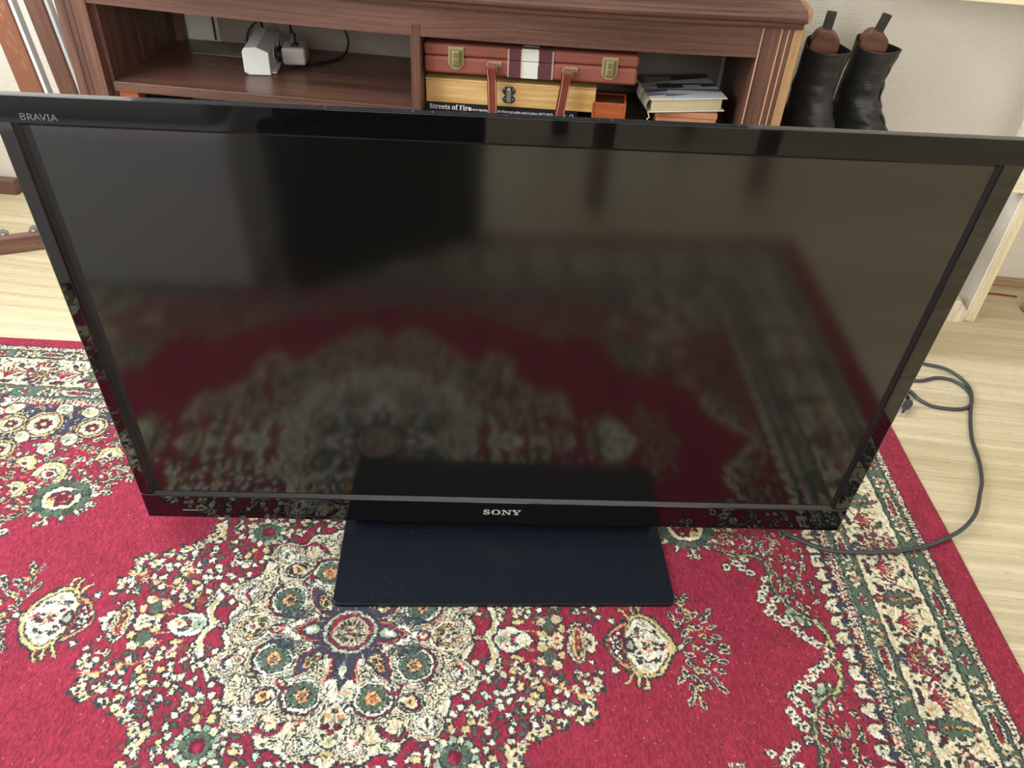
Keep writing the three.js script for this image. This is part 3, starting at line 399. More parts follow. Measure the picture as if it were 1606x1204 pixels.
// ------------------------------------------------------------------ television on its swivel base
{
  const font = await new FontLoader().loadAsync('fonts/droid/droid_sans_regular.typeface.json'), serif = await new FontLoader().loadAsync('fonts/droid/droid_serif_bold.typeface.json');
  const gloss = phy({ color: C(9, 9, 11), roughness: 0.03, ior: 1.62, bumpMap: bumpOf(1), bumpScale: 0.00003 });
  const satin = phy({ color: C(20, 22, 24), roughness: 0.35 });
  const maskM = std({ color: C(12, 13, 16), roughness: 0.55 });
  const screenM = phy({ color: C(14, 14, 13), roughness: 0.11, ior: 1.72 });
  const dusty = (w, h, n, base, seed, big = 1) => canvasTex(w, h, (x) => { const r = rngOf(seed); x.fillStyle = `rgb(${base})`; x.fillRect(0, 0, w, h);
    for (let i = 0; i < n; i++) { const s = r(); x.fillStyle = `rgba(${150 + s * 70},${160 + s * 70},${175 + s * 60},${.08 + r() * r() * .55})`; const q = .6 + r() * r() * 1.1 * big; x.fillRect(r() * w, r() * h, q, q * (.7 + r() * .6)); }
    for (let i = 0; i < n / 120; i++) { x.strokeStyle = `rgba(190,196,200,${.15 + r() * .3})`; x.lineWidth = .7; const a = r() * w, b = r() * h; x.beginPath(); x.moveTo(a, b); x.quadraticCurveTo(a + r() * 8 - 4, b + r() * 8 - 4, a + r() * 14 - 7, b + r() * 14 - 7); x.stroke(); } });
  const W = 1.107, H = 0.6724, tilt = 0.05357;      // the panel leans forward a little
  const tv = new THREE.Group(); tv.name = 'television'; tv.position.set(0, 0, 0); scene.add(tv);
  tag(tv, 'large black flat-screen television with glossy bezel standing on the rug', 'television');
  // head: local frame x right, y up along the panel, z out of the screen
  const X = new THREE.Matrix4().makeTranslation(0, 0.0332, 0).multiply(new THREE.Matrix4().makeRotationX(tilt));
  const put = (name, g, m, label, parent = tv) => { g.applyMatrix4(X); return part(name, g, m, parent, label); };
  const oL = -0.5345, oR = 0.5278, oB = 0.0535, oT = 0.6432;                           // opening
  const bar = (x0, x1, y0, y1, z0, z1, r = .003) => { const g = new RoundedBoxGeometry(x1 - x0, y1 - y0, z1 - z0, 3, r); g.translate((x0 + x1) / 2, (y0 + y1) / 2, (z0 + z1) / 2); return uvs(g); };
  const d = 0.012;
  put('bezel_top', bar(-W / 2, W / 2, oT, H, -.004, 0, .0006), phy({ color: C(9, 9, 11), roughness: 0.04, ior: 1.45 }));
  put('bezel_side', bar(-W / 2, oL, oB + .0006, oT + .004, -d, 0), gloss); put('bezel_side', bar(oR, W / 2, oB + .0006, oT + .004, -d, 0), gloss);
  put('bezel_bottom', bar(-W / 2, W / 2, 0, oB, -d, .0005), gloss);
  // sloped reveal between bezel and panel
  const wedge = (pts) => { const g = new THREE.BufferGeometry(); const p = []; for (const [a, b, c, e] of pts) p.push(...a, ...b, ...c, ...a, ...c, ...e); g.setAttribute('position', new THREE.Float32BufferAttribute(p, 3)); g.computeVertexNormals(); return uvs(g); };
  const rz = -.005, k = .004, L = oL, R = oR, Bm = oB, T = oT;
  put('screen_surround', wedge([
    [[L, Bm, -.001], [L + k, Bm + k, rz], [L + k, T - k, rz], [L, T, -.001]], [[R, Bm, -.001], [R, T, -.001], [R - k, T - k, rz], [R - k, Bm + k, rz]],
    [[L, Bm, -.001], [R, Bm, -.001], [R - k, Bm + k, rz], [L + k, Bm + k, rz]], [[L, T, -.001], [L + k, T - k, rz], [R - k, T - k, rz], [R, T, -.001]]]), satin);
  put('panel_border', bar(L + .002, R - .002, Bm + .002, T - .002, -.012, rz - .0004, .0005), maskM);
  put('screen', bar(-.5215, .5235, .0585, .6425, -.010, rz, .0006), screenM);
  put('back_shell', mergeGeometries([bar(-W / 2 + .004, W / 2 - .004, .004, H - .012, -.020, -d + .001, .004), bar(-.44, .44, .05, .56, -.062, -.02, .02)]), satin);
  put('dusty_edge', uvs((() => { const g = new RoundedBoxGeometry(W, .028, .0082, 2, .0012); g.translate(0, H - .0144, -.0080); return g; })()), phy({ map: (() => { const t = dusty(2048, 24, 3600, '22,26,28', 8, 2.4); t.wrapS = THREE.RepeatWrapping; t.repeat.set(.9, 40); return t; })(), roughness: .12, ior: 1.6 }), 'dusty top edge');
  // lettering
  const letters = (txt, f, h, x0, x1, y, m, name, z) => { const g = new TextGeometry(txt, { font: f, size: h, depth: .0004, curveSegments: 8 }); g.computeBoundingBox(); const b = g.boundingBox; g.translate(-b.min.x, -b.min.y, 0); g.scale((x1 - x0) / (b.max.x - b.min.x), h / (b.max.y - b.min.y), 1); g.translate(x0, y, z); return put(name, g, m); };
  letters('BRAVIA', font, .0068, -.5245, -.4868, .6475, std({ color: C(104, 108, 108), roughness: .5 }), 'bravia_lettering', .0001);
  letters('SONY', serif, .0118, -.0278, .0318, .0240, phy({ color: C(226, 224, 218), roughness: .35, metalness: .3 }), 'sony_lettering', .0006);
  put('status_light', bar(-.4966, -.473, .0183, .0199, .0004, .0011, .0004), std({ color: C(150, 138, 146), roughness: .5 })); put('sensor_window', bar(-.4705, -.4676, .0182, .02, .0004, .001, .0004), std({ color: C(110, 104, 110), roughness: .5 }));
  // neck and base, turned a touch against the panel
  const base = new THREE.Shape(), bw = .2556, z0 = -.17, z1 = .1372, r = .013; base.moveTo(-bw + r, -z1); base.lineTo(bw - r, -z1); base.quadraticCurveTo(bw, -z1, bw, -z1 + r); base.lineTo(bw, -z0 - r); base.quadraticCurveTo(bw, -z0, bw - r, -z0); base.lineTo(-bw + r, -z0); base.quadraticCurveTo(-bw, -z0, -bw, -z0 - r); base.lineTo(-bw, -z1 + r); base.quadraticCurveTo(-bw, -z1, -bw + r, -z1);
  const bg = new THREE.ExtrudeGeometry(base, { depth: .005, bevelEnabled: true, bevelSize: .0008, bevelThickness: .0008, bevelSegments: 2, curveSegments: 8 }); bg.rotateX(-Math.PI / 2); bg.translate(0, .0062, 0);
  const bt = dusty(1024, 640, 7000, '22,27,36', 21, 2.2); bt.wrapS = bt.wrapT = THREE.RepeatWrapping; bt.repeat.set(1 / .52, 1 / .325); bt.offset.set(.5, .5);
  const bm = part('base_plate', uvs(bg), phy({ map: bt, roughness: .3, ior: 1.4 }), tv, 'dusty black glass-like base plate'); bm.rotation.y = .02; bm.position.x = .0066;
  const ng = new RoundedBoxGeometry(.49, .085, .034, 3, .006); ng.translate(0.007, .055, -.036); part('neck', ng, satin, tv);
}

// ------------------------------------------------------------------ cabinet behind the television (its top and front rail sag a little)
const SAG = (s) => -0.012 * Math.max(0, 1 - Math.pow((s + 0.15) / 0.66, 2));
function bend(g, base) { const P = g.attributes.position; for (let i = 0; i < P.count; i++) P.setY(i, P.getY(i) + SAG(P.getX(i) + base[0])); g.computeVertexNormals(); return g; }
// outline in (a, y) swept along s, in steps so that it can be bent
function sweepS(t, pts, s0, s1, steps = 24) {
  const sh = new THREE.Shape(); pts.forEach(([d, y], i) => (i ? sh.lineTo(d, y) : sh.moveTo(d, y)));
  const g = new THREE.ExtrudeGeometry(sh, { depth: s1 - s0, steps, bevelEnabled: false }); g.rotateY(-Math.PI / 2); g.scale(1, 1, 1);   // x -> z, depth -> -x
  const P = g.attributes.position; for (let i = 0; i < P.count; i++) P.setXYZ(i, s1 + P.getX(i) - t.base[0] + 0, P.getY(i) - t.base[1], P.getZ(i) - t.base[2]);
  return g;
}
{
  const t = thing('cabinet', 'long dark brown wooden cabinet with fluted posts and open shelves behind the television', 'cabinet', [-0.13, 0, 0.17]);
  part('side_panel', bx(t, -.832, -.763, 0, .646, .008, .322, .002, 'y', 1), M.walnut, t); part('side_panel', bx(t, .492, .562, 0, .646, .008, .322, .002, 'y', 2), M.shelfWood, t);
  part('batten', bx(t, -.763, -.745, .44, .62, .008, .03, .001, 'y'), M.walnut, t);
  const post = (s0, s1, beads, m, grooves) => {
    const p = part('post', bx(t, s0, s1, 0, .646, .322, .338, .002, 'y', s0), m, t);
    for (const b of beads) part(grooves ? 'groove' : 'bead', bx(t, b - .0012, b + .0012, .002, .645, .337, grooves ? .3384 : .3398, .0006, 'y'), grooves ? M.groove : M.bead, p);
  };
  post(-.836, -.773, [-.8158, -.8040], M.walnut, true); post(.4914, .5462, [.4930, .5256, .5378], M.walnut, false);
  part('edge_board', bx(t, .5465, .5652, 0, .646, .30, .3375, .002, 'y', 3), M.rawPine, t, 'pale unstained edge of the right post');
  const beam = new THREE.BoxGeometry(1.2644, .056, .02, 40, 1, 1); beam.translate(-.1408 - t.base[0], .6185, .326 - t.base[2]);
  part('front_rail', bend(uvs(beam, 'x', .4), t.base), M.walnut, t);
  const prof = [[.002, .646], [.350, .646], [.353, .649], [.354, .655], [.360, .659], [.367, .6605], [.3705, .664], [.371, .668], [.369, .672], [.364, .6735], [.360, .6742], [.358, .677], [.354, .679], [.002, .679]];
  const top = sweepS(t, prof, -.862, .5575); part('top', bend(uvs(top, 'x', .9), t.base), M.walnut, t);
  part('end_strip', bx(t, .5575, .585, .640, .668, .02, .29, .008, 'z'), M.rawPine, t, 'pale unstained strip along the right end of the top');
  const shelf = part('shelf', bx(t, -.763, -.148, .423, .44, .008, .327, .0012, 'x', .2), M.shelfWood, t); part('shelf_edging', bx(t, -.763, -.148, .4215, .4398, .327, .3295, .0008, 'x', .7), M.walnut, shelf);
  part('shelf', bx(t, -.130, .492, .387, .404, .008, .327, .0012, 'x', 1.2), M.shelfWood, t);
  part('divider', bx(t, -.1482, -.1295, .06, .6, .008, .337, .0015, 'y', .3), M.walnut, t);
  part('back_panel', bx(t, -.669, .485, .06, .644, .001, .006, .0005), M.hardboard, t);
  part('cleat', bx(t, -.763, -.722, .4, .4215, .29, .318, .001), M.orangePine, t, 'small orange wooden cleat under the left shelf');
  part('lower_door', bx(t, -.763, -.15, .07, .385, .31, .328, .003, 'x', .5), M.walnut, t); part('lower_door', bx(t, -.128, .49, .07, .38, .31, .328, .003, 'x', .8), M.walnut, t); part('plinth', bx(t, -.763, .492, 0, .065, .28, .3, .002), M.shelfWood, t);
}
{
  const t = thing('flat_panel', 'dark flat panel standing on the cabinet top, mirrored in the television edge', 'screen', [-.15, .68, .14]);
  part('panel', bx(t, -.86, .56, .71, 1.42, .125, .155, .006), M.blackPlastic, t); part('stand', bx(t, -.42, .12, .681, .712, .07, .2, .004), M.blackPlastic, t);
}
// ------------------------------------------------------------------ things on the right-hand shelf (the shelf dips to the left)
const RISE = 0.0182;
function onShelf(name, label, cat, s, y, d) { const t = thing(name, label, cat, [s, y, d]); t.rotation.z = RISE; return t; }
const ribbon = (path, w, th) => { // strap: path of [x, y, z] centre points, width along x, thickness across
  const n = path.length, c = new THREE.CatmullRomCurve3(path.map((q) => new THREE.Vector3(...q)), false, 'centripetal'), N = 30, pos = [], idx = [];
  for (let i = 0; i <= N; i++) { const p = c.getPoint(i / N), q = c.getTangent(i / N), nx = 0, ny = -q.z, nz = q.y, l = Math.hypot(ny, nz) || 1; for (const [a, b] of [[-1, -1], [-1, 1], [1, 1], [1, -1]]) pos.push(p.x + a * w / 2, p.y + b * th / 2 * ny / l, p.z + b * th / 2 * nz / l); }
  for (let i = 0; i < N; i++) for (let k = 0; k < 4; k++) { const a = i * 4 + k, b = i * 4 + (k + 1) % 4; idx.push(a, b, a + 4, b, b + 4, a + 4); }
  idx.push(0, 2, 1, 0, 3, 2); const e = N * 4; idx.push(e, e + 1, e + 2, e, e + 2, e + 3);
  let g = new THREE.BufferGeometry(); g.setAttribute('position', new THREE.Float32BufferAttribute(pos, 3)); g.setIndex(idx); g = g.toNonIndexed(); g.computeVertexNormals(); return uvs(g, 'y'); };
{
  const t = onShelf('suitcase', 'small red suitcase with maroon and white stripes and brass latches on the shelf', 'suitcase', -.1268, .507, .315), w = .411, seam = .0322, h = .0555, dp = .27;
  const sh = (y0, y1) => { const g = new RoundedBoxGeometry(w, y1 - y0, dp, 3, .0065); g.translate(w / 2, (y0 + y1) / 2, -dp / 2); return uvs(g); };
  part('case_body', sh(0, seam - .0003), M.caseRed, t); part('case_lid', sh(seam + .0003, h), M.caseRed, t);
  const band = (a, b, m, n) => { for (const [y0, y1, q] of [[.0006, seam - .0006, 0], [seam + .0006, h - .0004, 1]]) part(n, (() => { const g = new RoundedBoxGeometry(b - a, y1 - y0, .004, 2, .0009); g.translate((a + b) / 2, (y0 + y1) / 2, -.0014); const l = new RoundedBoxGeometry(b - a, .003, dp * .9, 2, .0009); l.translate((a + b) / 2, q ? h - .001 : .001, -dp * .5); return uvs(mergeGeometries([g, l])); })(), m, t); };
  band(.1640, .1893, M.caseMaroon, 'maroon_stripe'); band(.1893, .2212, M.caseWhite, 'white_stripe'); band(.2212, .2488, M.caseMaroon, 'maroon_stripe');
  const st = []; for (const s of [.1640, .1893, .2212, .2488]) for (let i = 0; i < 20; i++) { if (s === .2212 && i < 9) continue; const g = new THREE.BoxGeometry(.0032, .0011, .0012); g.rotateZ(i % 2 ? .5 : -.4); g.translate(s, .003 + i * .0026, .0010); st.push(g); }
  part('stitching', mergeGeometries(st), M.thread, t).userData.kind = 'stuff';
  const latch = (s, y) => {
    const o = (W, H, c, dep, z) => { const q = new THREE.Shape(); q.moveTo(-W / 2, H / 2); q.lineTo(W / 2, H / 2); q.lineTo(W / 2, -H / 2 + c); q.lineTo(W / 2 - c, -H / 2); q.lineTo(-W / 2 + c, -H / 2); q.lineTo(-W / 2, -H / 2 + c); const g = new THREE.ExtrudeGeometry(q, { depth: dep, bevelEnabled: true, bevelSize: .0008, bevelThickness: .0008, bevelSegments: 2 }); g.translate(s, y, z); return uvs(g); };
    const l = part('latch', o(.0285, .0395, .0085, .0012, 0), M.brass, t);
    part('latch_plate', o(.0215, .030, .005, .0016, .0018), M.brassDark, l); part('latch_tab', (() => { const g = new RoundedBoxGeometry(.0135, .0265, .005, 2, .002); g.translate(s, y + .0008, .0056); return uvs(g); })(), M.brass, l);
    part('latch_button', (() => { const a = new RoundedBoxGeometry(.0095, .011, .0022, 2, .0008); a.translate(s, y + .0075, .0083); const b = new RoundedBoxGeometry(.0095, .011, .0022, 2, .0008); b.translate(s, y - .0055, .0083); return uvs(mergeGeometries([a, b])); })(), M.brassDark, l);
  };
  latch(.0630, .0305); latch(.3575, .0295);
  for (const [s, y, lean] of [[.1335, .0235, .004], [.2790, .0222, -.009]]) {
    const b = part('handle_mount', (() => { const g = new RoundedBoxGeometry(.024, .0095, .0022, 2, .001); g.translate(s + .006, y + .0005, .0011); const a = new THREE.CylinderGeometry(.0032, .0032, .012, 12); a.rotateZ(Math.PI / 2); a.translate(s + .002, y + .001, .0042); return uvs(mergeGeometries([g, uvs(a)].map((q) => { q = q.index ? q.toNonIndexed() : q; return q; }))); })(), M.brass, t);
    part('screw', (() => { const g = new THREE.SphereGeometry(.0022, 10, 6); g.scale(1, 1, .5); g.translate(s + .0145, y + .0005, .0024); return g; })(), M.brassDark, b);
    const pth = (z, e) => [[s - .001, y + .003, z - .002], [s - .0012, y - .004, z + .001 + e], [s + lean * .2, y - .022, z + e], [s + lean * .55, y - .05, z + .002 + e], [s + lean, y - .085, z + .004 + e], [s + lean, y - .115, z + .004 + e]];
    part('handle_strap', ribbon(pth(.0085, .0012), .0165, .0028), M.strap, t); part('handle_strap', ribbon(pth(.0035, 0).map(([a, b2, c]) => [a - .0022, b2, c]), .0175, .0026), M.strap, t);
    part('strap_edging', mergeGeometries([ribbon(pth(.0104, .0013).map(([a, b2, c]) => [a - .0072, b2 - .004, c]), .0009, .0007), ribbon(pth(.0104, .0013).slice(2).map(([a, b2, c]) => [a + .0066, b2 - .004, c]), .0008, .0007)]), M.strapEdge, t);
    part('wire_loop', tube([[s - .0085, y - .009, .0075], [s - .0098, y + .001, .0068], [s - .0055, y + .0055, .0062], [s + .002, y + .0058, .006], [s + .007, y + .004, .0064], [s + .0085, y - .004, .0075], [s + .0082, y - .011, .0085]], .0009, 40, 6), M.brass, t);
  }
  part('handle_grip', tube([[.1375, -.085, .015], [.15, -.094, .017], [.204, -.098, .018], [.256, -.094, .017], [.27, -.085, .015]], .0085, 40, 10), M.strap, t);
}
{
  const t = onShelf('wooden_box', 'pale pine box with a metal clasp under the red suitcase', 'box', -.1265, .4455, .300), w = .337, h = .0472, dp = .24;
  part('box_body', uvs((() => { const g = new RoundedBoxGeometry(w, h - .0045, dp, 2, .0015); g.translate(w / 2, (h - .0045) / 2, -dp / 2); return g; })(), 'x', .13), M.boxPine, t);
  part('box_lid', uvs((() => { const g = new RoundedBoxGeometry(w + .001, .0042, dp + .001, 2, .0012); g.translate(w / 2, h - .0021, -dp / 2); return g; })(), 'x', .31), M.boxPine, t);
  const oct = (W, H, c, dep, y, z) => { const q = new THREE.Shape(); [[-W / 2 + c, H / 2], [W / 2 - c, H / 2], [W / 2, H / 2 - c], [W / 2, -H / 2 + c], [W / 2 - c, -H / 2], [-W / 2 + c, -H / 2], [-W / 2, -H / 2 + c], [-W / 2, H / 2 - c]].forEach((a, i) => (i ? q.lineTo(...a) : q.moveTo(...a))); const g = new THREE.ExtrudeGeometry(q, { depth: dep, bevelEnabled: true, bevelSize: .0005, bevelThickness: .0005, bevelSegments: 1 }); g.translate(.166, y, z); return uvs(g); };
  const c = part('clasp', oct(.025, .016, .005, .0009, .0318, .0002), M.nickel, t); part('clasp_plate', oct(.025, .015, .005, .0009, .0158, .0002), M.nickel, c);
  part('hasp', uvs((() => { const g = new RoundedBoxGeometry(.0085, .024, .004, 3, .0018); g.translate(.166, .022, .0035); const k = new THREE.SphereGeometry(.004, 12, 8); k.translate(.166, .0345, .004); return mergeGeometries([g.toNonIndexed(), k.toNonIndexed()]); })()), M.steel, c);
  for (const [a, b] of [[-.009, .0345], [.009, .0345], [-.009, .0155], [.009, .0155]]) part('screw', (() => { const g = new THREE.SphereGeometry(.0016, 8, 6); g.scale(1, 1, .6); g.translate(.166 + a, b, .0014); return g; })(), M.steel, c);
}
{
  const t = onShelf('book', 'black hardback book with white spine lettering under the pine box', 'book', -.1285, .4195, .300), w = .307, h = .0255, dp = .25;
  const g = new RoundedBoxGeometry(w, h, dp, 2, .0015); g.translate(w / 2, h / 2, -dp / 2); part('cover', uvs(g), std({ color: C(22, 23, 27), roughness: .5 }), t);
  const sp = canvasTex(1560, 120, (x, W, H) => { x.fillStyle = 'rgb(22,23,27)'; x.fillRect(0, 0, W, H); x.fillStyle = '#ececea'; x.font = 'bold 66px serif'; x.textBaseline = 'middle'; x.save(); x.translate(40, 58); x.scale(.92, 1); x.fillText('Streets of Fire', 0, -22); x.restore(); x.font = 'bold 31px serif'; x.fillText('Bruce Springsteen in Photographs and Lyrics 1977-1979', 452, 44); x.font = 'bold 30px sans-serif'; x.fillText('NYC', 1390, 46); x.strokeStyle = '#ececea'; x.lineWidth = 6; x.beginPath(); x.arc(1505, 46, 16, 0, 7); x.stroke(); });
  const pg = new THREE.BoxGeometry(w - .002, h - .001, .0006); pg.translate(w / 2, h / 2, .0001); const blank = std({ color: C(22, 23, 27), roughness: .5 }); const f = part('spine', pg, [blank, blank, blank, blank, std({ map: sp, roughness: .5 }), blank], t);
}
{
  const t = onShelf('small_box', 'little orange wooden box beside the pine box on the shelf', 'box', .2065, .405, .300), w = .0665, h = .0675;
  const q = (x0, x1, y0, y1, z0, z1, n, m, o = 0) => { const g = new RoundedBoxGeometry(x1 - x0, y1 - y0, z1 - z0, 1, .0008); g.translate((x0 + x1) / 2, (y0 + y1) / 2, (z0 + z1) / 2); return part(n, uvs(g, 'x', o), m, t); };
  q(.003, w - .003, .003, h, -.004, 0, 'front_board', M.orangePine, .1); q(0, .004, 0, h + .001, -.06, .001, 'side_board', M.orangePine, .3); q(w - .004, w, 0, h + .001, -.06, .001, 'side_board', M.orangePine, .4); q(.003, w - .003, .003, h, -.06, -.056, 'back_board', M.orangePine); q(.003, w - .003, .001, .005, -.058, -.002, 'bottom_board', M.orangePine); q(.004, w - .004, h - .004, h - .001, -.056, -.004, 'inner_tray', M.treeWood);
  const ns = []; for (const x of [.0055, w - .0055]) for (let i = 0; i < 5; i++) { const g = new THREE.CylinderGeometry(.0009, .0009, .0016, 8); g.rotateX(Math.PI / 2); g.translate(x, .008 + i * .013, .0004); ns.push(g); } for (const g of ns) part('nail', g, M.groove, t);
}
{
  const b = thing('tan_box', 'tan wooden block under the worn white book', 'box', [.335, .404, .285]); const q = (x0, x1, y0, y1, z0, z1, n, o = 0) => { const g = new RoundedBoxGeometry(x1 - x0, y1 - y0, z1 - z0, 1, .0012); g.translate((x0 + x1) / 2, (y0 + y1) / 2, (z0 + z1) / 2); return part(n, uvs(g, 'x', o), M.boxTan, b); };
  q(0, .119, 0, .046, -.14, 0, 'body'); q(-.001, .12, .0463, .0575, -.141, .001, 'lid', .2);
  b.rotation.z = .02;
  const t = thing('white_book', 'worn white hardback book with grey photographic cover lying on tan wooden block', 'book', [.3765, .4645, .215], .2); t.rotation.z = .03; const w = .152, l = .150, h = .0265;
  const cov = canvasTex(512, 512, (x) => { x.fillStyle = '#c3ccd0'; x.fillRect(0, 0, 512, 512); const r = rngOf(9); const p = (c, pts) => { x.fillStyle = c; x.beginPath(); pts.forEach((a, i) => (i ? x.lineTo(...a) : x.moveTo(...a))); x.fill(); };
    p('#5b5a55', [[0, 0], [512, 0], [512, 90], [300, 130], [0, 190]]); p('#8a8479', [[60, 40], [270, 60], [220, 160], [40, 150]]); p('#4a4238', [[250, 30], [480, 40], [430, 110], [240, 120]]); p('#9a9484', [[0, 190], [230, 170], [180, 270], [0, 290]]); p('#3f464e', [[110, 200], [420, 205], [512, 215], [512, 270], [330, 290], [100, 300]]); p('#b9c6cf', [[290, 230], [420, 235], [400, 290], [280, 290]]); p('#586574', [[0, 300], [512, 330], [512, 380], [240, 330], [0, 390]]); p('#dfe6ea', [[160, 330], [512, 400], [512, 512], [120, 512]]); p('#7c8894', [[0, 390], [300, 420], [160, 460], [0, 450]]); p('#e2e2d8', [[0, 450], [120, 430], [130, 512], [0, 512]]);
    for (let i = 0; i < 1200; i++) { x.fillStyle = `rgba(${r() > .5 ? '240,244,246' : '40,44,50'},${r() * .22})`; x.fillRect(r() * 512, r() * 512, 2 + r() * 22, 1 + r() * 3); } });
  const spn = canvasTex(64, 256, (x) => { x.fillStyle = '#d8d8cf'; x.fillRect(0, 0, 64, 256); x.fillStyle = '#3b424c'; x.fillRect(10, 150, 44, 34); x.fillRect(10, 196, 44, 22); x.fillStyle = '#8f8a78'; x.fillRect(0, 0, 64, 90); });
  const pale = std({ color: C(222, 220, 206), roughness: .6 });
  const box = (x0, x1, y0, y1, z0, z1, r = .0008) => { const g = new RoundedBoxGeometry(x1 - x0, y1 - y0, z1 - z0, 2, r); g.translate((x0 + x1) / 2, (y0 + y1) / 2, (z0 + z1) / 2); return g; };
  const cg = box(-w / 2, w / 2 + .003, h - .0024, h, -l / 2, l / 2), P = cg.attributes.position, uvv = new Float32Array(P.count * 2); for (let i = 0; i < P.count; i++) { uvv[i * 2] = (P.getX(i) + w / 2) / w; uvv[i * 2 + 1] = .5 - P.getZ(i) / l; } cg.setAttribute('uv', new THREE.BufferAttribute(uvv, 2));
  part('front_cover', cg, phy({ map: cov, roughness: .3 }), t); part('back_cover', uvs(box(-w / 2, w / 2 + .001, 0, .0024, -l / 2, l / 2)), pale, t);
  const pb = box(-w / 2 + .004, w / 2 - .003, .0024, h - .0024, -l / 2 + .003, l / 2 - .003, .002), Q = pb.attributes.position; for (let i = 0; i < Q.count; i++) if (Q.getX(i) > 0) Q.setX(i, Q.getX(i) - .004 * (1 - Math.pow((Q.getY(i) - h / 2) / (h / 2), 2))); pb.computeVertexNormals();
  const pt = lib(256, 64, (x, y) => { const k = .9 + .1 * pnoise(x / 40, y, 6, 64, 71) - (hash(y, 3) > .8 ? .06 : 0); return [226 * k, 208 * k, 168 * k]; }); pt.repeat.set(5, 1 / .022); part('pages', uvs(pb), std({ map: pt, roughness: .85 }), t);
  const arc = new THREE.CylinderGeometry(h / 2, h / 2, l, 20, 1, true, Math.PI, Math.PI); arc.rotateX(Math.PI / 2); arc.scale(.55, 1, 1); const A = arc.attributes.position; for (let i = 0; i < A.count; i++) A.setX(i, -Math.abs(A.getX(i))); arc.translate(-w / 2 + .001, h / 2, 0); arc.computeVertexNormals(); part('spine', arc, phy({ map: spn, roughness: .4, side: THREE.DoubleSide }), t);
  part('bookmark', tube([[-w / 2 - .002, .003, l / 2 - .004], [-w / 2 - .001, -.002, l / 2 + .003], [-w / 2 + .001, -.008, l / 2 + .004], [-w / 2 - .003, -.010, l / 2 + .004], [-w / 2 - .001, -.014, l / 2 + .004]], .0009, 30, 6), pale, t);
}
